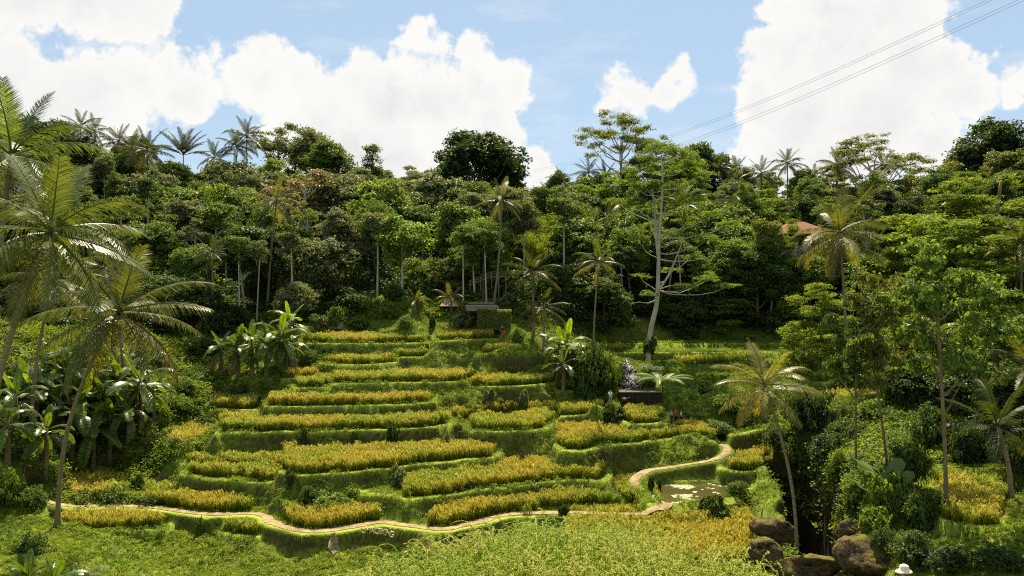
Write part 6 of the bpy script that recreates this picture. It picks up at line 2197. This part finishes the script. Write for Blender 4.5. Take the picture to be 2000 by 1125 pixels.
Y = 148.0; kk = Y / FP
o0 = ray(668, 482, Y)
B = thing('grey_roofed_building', o0, 'long low building with a grey sheet roof among the trees on the left', 'building')
box_part('wall', B, (0, 0, 16 * kk - .8), (88 * kk, 5, 32 * kk + 1.6), M['render'])
obj('roof', hip_roof(108 * kk, 7.5, 10 * kk, 84 * kk).mesh('grey_roof', M['grey_sheet']), B, (0, 0, 35 * kk))
for i in range(4):
    window(B, (-36 + 24 * i) * kk, -2.56, 17 * kk, 13 * kk, 12 * kk)

# deck with a board screen
a = hit(686, 566); Y = a[1]; kk = Y / FP
o0 = np.array(ray(686, 557, Y))
D = thing('timber_deck', tuple(o0), 'small timber viewing deck on posts at the upper clearing', 'deck')
for i in range(7):
    box_part('plank', D, ((-15 + 5 * i) * kk, 1.0, 0), (4.8 * kk, 2.6, .09), M['wood'])
for xx in (-15, 0, 15):
    for yy in (0, 2):
        box_part('post', D, (xx * kk, yy, -.9), (.16, .16, 1.7), M['darkwood'])
S = thing('board_screen', tuple(o0 + np.array([-4 * kk, 1.6, .05])), 'grey woven board screen standing on the timber deck', 'screen')
box_part('panel', S, (0, 0, 11 * kk), (19 * kk, .08, 20 * kk), M['grey_sheet'])
for xx in (-9.8, 9.8):
    box_part('post', S, (xx * kk, 0, 11 * kk), (.09, .12, 22 * kk), M['wood'])
for i in range(3):
    box_part('rail', S, (0, -.07, (3 + 8 * i) * kk), (19 * kk, .05, .07), M['wood'])

# fallen log
a = np.array(hit(762, 562)); b = np.array(ray(806, 548, a[1] + .5))
mb = MB(); mb.tube([a * 0, (b - a) * .5, b - a], [.24, .27, .30], 9)
L_ = thing('fallen_log', tuple(a), 'pale fallen log lying slanted on the upper clearing', 'log')
obj('trunk', mb.mesh('log_trunk', M['pale_bark'], True), L_)
mb = MB(); mb.tube([(b - a) * .999, (b - a) * 1.012], [.27, .27], 9); obj('cut_end', mb.mesh('log_cut_end', M['brown_tile']), L_)

# tiled shelter
a = np.array(hit(880, 612)); Y = a[1] + 1.5; kk = Y / FP
o0 = np.array(ray(879, 597, Y))
Sh = thing('tiled_shelter', tuple(o0), 'low shelter with a faded brown tiled roof on the knoll', 'shelter')
obj('roof', hip_roof(38 * kk, 3.4, 14 * kk, 12 * kk).mesh('shelter_roof', M['brown_tile']), Sh)
for xx in (-14, 14):
    for yy in (-1.1, 1.1):
        box_part('post', Sh, (xx * kk, yy, -.9), (.14, .14, 1.75), M['darkwood'])

# wooden stairway and lookout
Y = 119.0; kk = Y / FP
o0 = np.array(ray(918, 558, Y))
W = thing('wooden_stairway', tuple(o0), 'wooden stairway with railings climbing to a lookout platform in the wood', 'stairway')


def ww(u, v, dy=0):
    return np.array(ray(u, v, Y + dy)) - o0


for dy in (0, 1.3):
    for dv in (0, -5, -9):
        mb = MB(); mb.tube([ww(916, 558 + dv, dy), ww(960, 540 + dv, dy)], .05 if dv else .09, 5); obj('rail' if dv else 'stringer', mb.mesh('stair_rail', M['wood']), W)
        mb = MB(); mb.tube([ww(960, 540 + dv, dy), ww(988, 540 + dv, dy)], .05 if dv else .09, 5); obj('rail' if dv else 'beam', mb.mesh('deck_rail', M['wood']), W)
for i in range(12):
    t_ = (i + .5) / 12
    p = ww(916 + 44 * t_, 558 - 18 * t_, .65)
    box_part('step', W, tuple(p), (.26, 1.3, .05), M['wood'])
for i in range(6):
    p = ww(961 + 5 * i, 540, .65); box_part('plank', W, tuple(p), (.34, 1.5, .06), M['wood'])
for i in range(5):
    t_ = i / 4
    for dy in (0, 1.3):
        p = ww(918 + 42 * t_, 557 - 18 * t_, dy)
        box_part('post', W, tuple(p + np.array([0, 0, -.1 - t_ * .5])), (.10, .10, 1.5 + t_ * 1.0), M['wood'])
for u in (974, 988):
    for dy in (0, 1.3):
        p = ww(u, 540, dy); box_part('post', W, tuple(p + np.array([0, 0, -1.3])), (.12, .12, 3.8), M['wood'])

# stone platform and the ivy wall under it
a = np.array(hit(940, 610)); Y = min(a[1], 111) - .3; kk = Y / FP
o0 = np.array(ray(942, 606, Y))
Pl = thing('stone_platform', tuple(o0), 'flat stone and earth platform edge above the ivy wall', 'platform')
box_part('wall', Pl, (0, 1.5, 3 * kk), (64 * kk, 3, 9 * kk), M['stone'])
box_part('coping', Pl, (-3 * kk, 1.5, 8.2 * kk), (62 * kk, 3.1, .14), M['render'])
box_part('upper_ledge', Pl, (-4 * kk, 3.0, 13 * kk), (52 * kk, 1.2, .3), M['wood'])
o0 = np.array(ray(965, 642, Y - 1.2))
Iv = thing('ivy_wall', tuple(o0), 'retaining wall hung with dark ivy above the highest bench', 'wall')
box_part('wall', Iv, (0, 1.0, 15 * kk), (64 * kk, 1.6, 34 * kk), M['stone'])
mb = MB(); ri = rs(8)
n = 2600
C = np.stack([ri.uniform(-33, 33, n) * kk, np.abs(ri.normal(0, .12, n)) * -1 + .14, ri.uniform(-2, 34, n) * kk], -1)
mb.cards(C, np.stack([ri.normal(0, .5, n), -np.ones(n), ri.normal(.4, .4, n)], -1), .26 * ri.uniform(.6, 1.3, n), .10, ri, .5, T=np.stack([ri.normal(0, .3, n), np.zeros(n), -np.ones(n)], -1))
n = 700
C = np.stack([ri.uniform(-33, 33, n) * kk, ri.uniform(-.3, 1.4, n), 33 * kk + ri.uniform(0, .3, n)], -1)
mb.cards(C, np.stack([ri.normal(0, .5, n), ri.normal(0, .5, n), np.ones(n)], -1), .24, .12, ri)
obj('ivy', mb.mesh('ivy', M['leaf']), Iv, color=TONES['olive'])
a = np.array(hit(646, 640)); kk = a[1] / FP
Lw = thing('low_wall', tuple(a), 'low brown garden wall behind the small pale tree on the top bank', 'wall')
box_part('wall', Lw, (0, 0, 3 * kk), (46 * kk, .35, 11 * kk), M['brown_tile'])
box_part('coping', Lw, (0, 0, 9 * kk), (48 * kk, .45, .1), M['stone'])

# stone steps by the banana clump
a = np.array(hit(1078, 722)); kk = a[1] / FP
St = thing('stone_steps', tuple(a), 'worn stone steps climbing beside the banana clump', 'steps')
for i in range(7):
    p = np.array(ray(1079 - 1.6 * i, 722 - 4.2 * i, a[1] + .33 * i)) - a
    box_part('stone_step', St, tuple(p), (15 * kk, .38, .22), M['stone'], (0, 0, .08 * (i % 3 - 1)))
# earth steps
a = np.array(hit(413, 797)); kk = a[1] / FP
St = thing('earth_steps', tuple(a), 'reddish worn earth steps beside the small golden field', 'steps')
for i in range(5):
    q = np.array(hit(413 - 1.5 * i, 797 - 5.5 * i)) - a
    box_part('step', St, tuple(q + np.array([0, 0, .06])), (14 * kk, .5, .16), M['path'], (0, .05, .1 * (i % 3 - 1)))
# little bamboo spout on a stand beside the left path
a = np.array(hit(268, 893)); mb = MB(); mb.tube([(0, 0, 0), (0, 0, .55)], .05, 6)
Sp = thing('bamboo_spout', tuple(a), 'small bamboo spout on a stake by the left shoulder bank', 'spout')
obj('stake', mb.mesh('spout_stake', M['wood']), Sp)
mb = MB(); mb.tube([(-.5, 0, .5), (.6, 0, .68)], .06, 6); obj('spout', mb.mesh('spout_pipe', M['wood']), Sp)

# power lines high across the right of the valley
for i, (dv, dy) in enumerate([(0, 0), (5, .4), (26, 0), (32, .4)]):
    A = np.array(ray(2330, -190 + dv * 1.2, 72 + dy)); Bq = np.array(ray(1040, 332 + dv * .8, 235 + dy))
    t_ = np.linspace(0, 1, 40)
    Pw = A + np.outer(t_, Bq - A); Pw[:, 2] -= 4.2 * np.sin(np.pi * t_)
    mb = MB(); mb.tube(Pw, .021, 5)
    tag(obj('power_line', mb.mesh('power_line', M['wire'], True)), ['uppermost thin power line crossing the sky at the right', 'second power line from the top crossing the right sky',
                                                                     'third power line from the top, upper of the lower pair', 'lowest power line crossing the right sky'][i], 'power line', 'power lines')


# ------------------------------------------------------------------ people
def skinned(name, joints, edges, mat, parent, sub=2):
    names = list(joints)
    me = bpy.data.meshes.new(name)
    me.from_pydata([joints[n][0] for n in names], [(names.index(a), names.index(b)) for a, b in edges], [])
    o = obj(name, me, parent)
    md = o.modifiers.new('skin', 'SKIN'); md.use_smooth_shade = True
    for n, sv in zip(names, me.skin_vertices[0].data if me.skin_vertices else []):
        sv.radius = (joints[n][1],) * 2
    if me.skin_vertices: me.skin_vertices[0].data[0].use_root = True
    sm = o.modifiers.new('smooth', 'SUBSURF'); sm.levels = sm.render_levels = sub
    me.materials.append(M[mat])
    return o


def add_skin_layer(me):
    import bmesh
    bm = bmesh.new(); bm.from_mesh(me)
    bm.verts.layers.skin.verify()
    bm.to_mesh(me); bm.free()


def skinned(name, joints, edges, mat, parent, sub=2):
    names = list(joints)
    me = bpy.data.meshes.new(name)
    me.from_pydata([joints[n][0] for n in names], [(names.index(a), names.index(b)) for a, b in edges], [])
    add_skin_layer(me)
    for n, sv in zip(names, me.skin_vertices[0].data):
        sv.radius = (joints[n][1],) * 2
        sv.use_root = (n == names[0])
    me.materials.append(M[mat])
    o = obj(name, me, parent)
    md = o.modifiers.new('skin', 'SKIN'); md.use_smooth_shade = True
    sm = o.modifiers.new('smooth', 'SUBSURF'); sm.levels = sm.render_levels = sub
    return o


def person(loc, yaw, label, top, legs, hair='hair', hat=None, walk=0.0, arm=0.0, h=1.66, long_hair=False, bend=0.0):
    e = thing('person', loc, label, 'person', None, yaw, (h / 1.7,) * 3)
    J = {'pelvis': ((0, 0, .93), .125), 'waist': ((.01 + bend * .2, 0, 1.12), .11), 'chest': ((.01 + bend * .6, 0, 1.32), .135), 'neck': ((.02 + bend, 0, 1.47), .052), 'jaw': ((.045 + bend * 1.1, 0, 1.54), .075),
         'skull': ((.03 + bend * 1.2, 0, 1.63), .092)}
    E = [('pelvis', 'waist'), ('waist', 'chest'), ('chest', 'neck'), ('neck', 'jaw'), ('jaw', 'skull')]
    for s, n in ((1, 'l'), (-1, 'r')):
        w = walk * s
        J['sh' + n] = ((bend * .6, .175 * s, 1.41), .058); J['el' + n] = ((-.03 - w * .25 + arm * .12 + bend * .5, .235 * s, 1.15 + arm * .05), .043)
        J['wr' + n] = ((.08 - w * .4 + arm * .25 + bend * .6, .23 * s - arm * .08 * s, .93 + arm * .22), .030)
        hx, hy, hz = J['wr' + n][0]
        J['palm' + n] = ((hx + .03, hy, hz - .06), .030)
        J['hip' + n] = ((0, .085 * s, .88), .095); J['kn' + n] = ((.04 + w * .22, .095 * s, .49), .060)
        J['an' + n] = ((-.02 + w * .45, .10 * s, .09 + max(0, -w) * .05), .042); J['toe' + n] = ((.15 + w * .45, .115 * s, .035), .034)
        E += [('chest', 'sh' + n), ('sh' + n, 'el' + n), ('el' + n, 'wr' + n), ('wr' + n, 'palm' + n), ('pelvis', 'hip' + n), ('hip' + n, 'kn' + n), ('kn' + n, 'an' + n), ('an' + n, 'toe' + n)]
        for k in range(4):
            J[f'f{k}a' + n] = ((hx + .04 + .005 * k, hy - .012 * s, hz - .09), .009); J[f'f{k}'+ n] = ((hx + .02 + .019 * k, hy - .014 * s, hz - .125 - .012 * (1 if k in (1, 2) else 0)), .008)
            J[f'f{k}a' + n] = ((hx + .005 + .019 * k, hy, hz - .092), .0095)
            E += [('palm' + n, f'f{k}a' + n), (f'f{k}a' + n, f'f{k}' + n)]
        J['th' + n] = ((hx + .075, hy - .02 * s, hz - .085), .009); E.append(('palm' + n, 'th' + n))
    skinned('body', J, E, 'skin', e)
    g = .022
    K = {k: (J[k][0], J[k][1] + g) for k in ('pelvis', 'waist', 'chest')}
    EE = [('pelvis', 'waist'), ('waist', 'chest')]
    for n in 'lr':
        K['sh' + n] = (J['sh' + n][0], .075); K['el' + n] = (J['el' + n][0], .060); EE += [('chest', 'sh' + n), ('sh' + n, 'el' + n)]
    skinned('shirt', K, EE, top, e)
    K = {'pelvis': (J['pelvis'][0], .142)}; EE = []
    for n in 'lr':
        K['hip' + n] = (J['hip' + n][0], .112); K['kn' + n] = (J['kn' + n][0], .080); K['an' + n] = (tuple(np.array(J['an' + n][0]) + [0, 0, .03]), .062)
        EE += [('pelvis', 'hip' + n), ('hip' + n, 'kn' + n), ('kn' + n, 'an' + n)]
    skinned('trousers', K, EE, legs, e)
    hx = J['skull'][0][0]; hz = J['skull'][0][2]
    K = {'crown': ((hx - .025, 0, hz + .025), .100), 'nape': ((hx - .055, 0, hz - .07), .075)}; EE = [('crown', 'nape')]
    if long_hair:
        K['ends'] = ((hx - .10, 0, hz - .30), .085); EE.append(('nape', 'ends'))
    skinned('hair', K, EE, hair, e)
    fm = MB()
    for s in (-1, 1): fm.box((hx + .088, .032 * s, hz - .02), (.012, .022, .012))
    fm.box((hx + .082, 0, hz - .105), (.012, .045, .010))
    obj('eyes_and_mouth', fm.mesh('face_features', M['hair']), e)
    fm = MB(); fm.tube([(hx + .085, 0, hz - .02), (hx + .108, 0, hz - .062), (hx + .088, 0, hz - .068)], [.008, .014, .008], 6); obj('nose', fm.mesh('nose', M['skin'], True), e)
    if hat:
        hm = MB(); n = 20
        prof = [(.005, .185), (.06, .178), (.098, .150), (.112, .10), (.116, .055), (.119, .052), (.165, .030), (.19, .006), (.188, .002), (.118, .046)]
        th = np.linspace(0, 2 * np.pi, n, endpoint=False)
        V = [(hx - .01 + r * math.cos(t_) * (1.05 if math.cos(t_) < .3 else 1.2 if r > .13 else 1.05), r * math.sin(t_), hz - .01 + z - (.035 if r > .13 and math.cos(t_) > .3 else 0)) for r, z in prof for t_ in th]
        hm.add(V, [(i * n + j, i * n + (j + 1) % n, (i + 1) * n + (j + 1) % n, (i + 1) * n + j) for i in range(len(prof) - 1) for j in range(n)])
        obj('hat', hm.mesh('hat', M[hat], True), e)
    return e


def at_feet(u, v):
    return hit(u, v)


person(at_feet(974, 657), 1.2, 'walker in pale blue shirt on the highest bench path', 'c_blue', 'c_navy', walk=.5)
person(at_feet(982, 660), -2.4, 'walker in dark clothes bending behind the pale blue shirted one', 'c_black', 'c_red', walk=.4, bend=.16)
person(at_feet(1192, 790), -1.5, 'person in white shirt beside the palm foot above the basin', 'c_white', 'c_grey', arm=.5)
person(at_feet(1183, 791), -.6, 'person in black clothes next to the white shirt at the palm foot', 'c_black', 'c_black')
person(at_feet(1312, 829), 3.0, 'person in pink shirt, leftmost of three by the shaded rice plot', 'c_pink', 'c_navy', arm=.6)
person(at_feet(1320, 828), -1.6, 'person in red shirt, middle of three by the shaded rice plot', 'c_red', 'c_black')
person(at_feet(1330, 830), -.2, 'person in white shirt with dark backpack colours, rightmost of three', 'c_white', 'c_black', arm=.4)
person(at_feet(1066, 700), 1.6, 'person in white at the top of the stone steps', 'c_white', 'c_grey', walk=.3)
dk = D.location
person((dk[0] + 9 * D.location[1] / FP, dk[1] + .6, dk[2] + .05), -1.6, 'person in red harness and white helmet standing on the timber deck', 'c_red', 'c_black', hat='c_white')
person(at_feet(727, 563), -1.57, 'person in white top and pale trousers standing on the upper clearing', 'c_white', 'c_grey', arm=.7)
hp = np.array(ray(1768, 1104, 20.0))
gz = float(gh(hp[0], hp[1]))
person((hp[0], hp[1], hp[2] - 1.70), 2.6, 'person in a cream sun hat with auburn hair at the bottom edge', 'c_white', 'c_navy', 'redhair', 'c_cream', .3, long_hair=True, h=1.62)
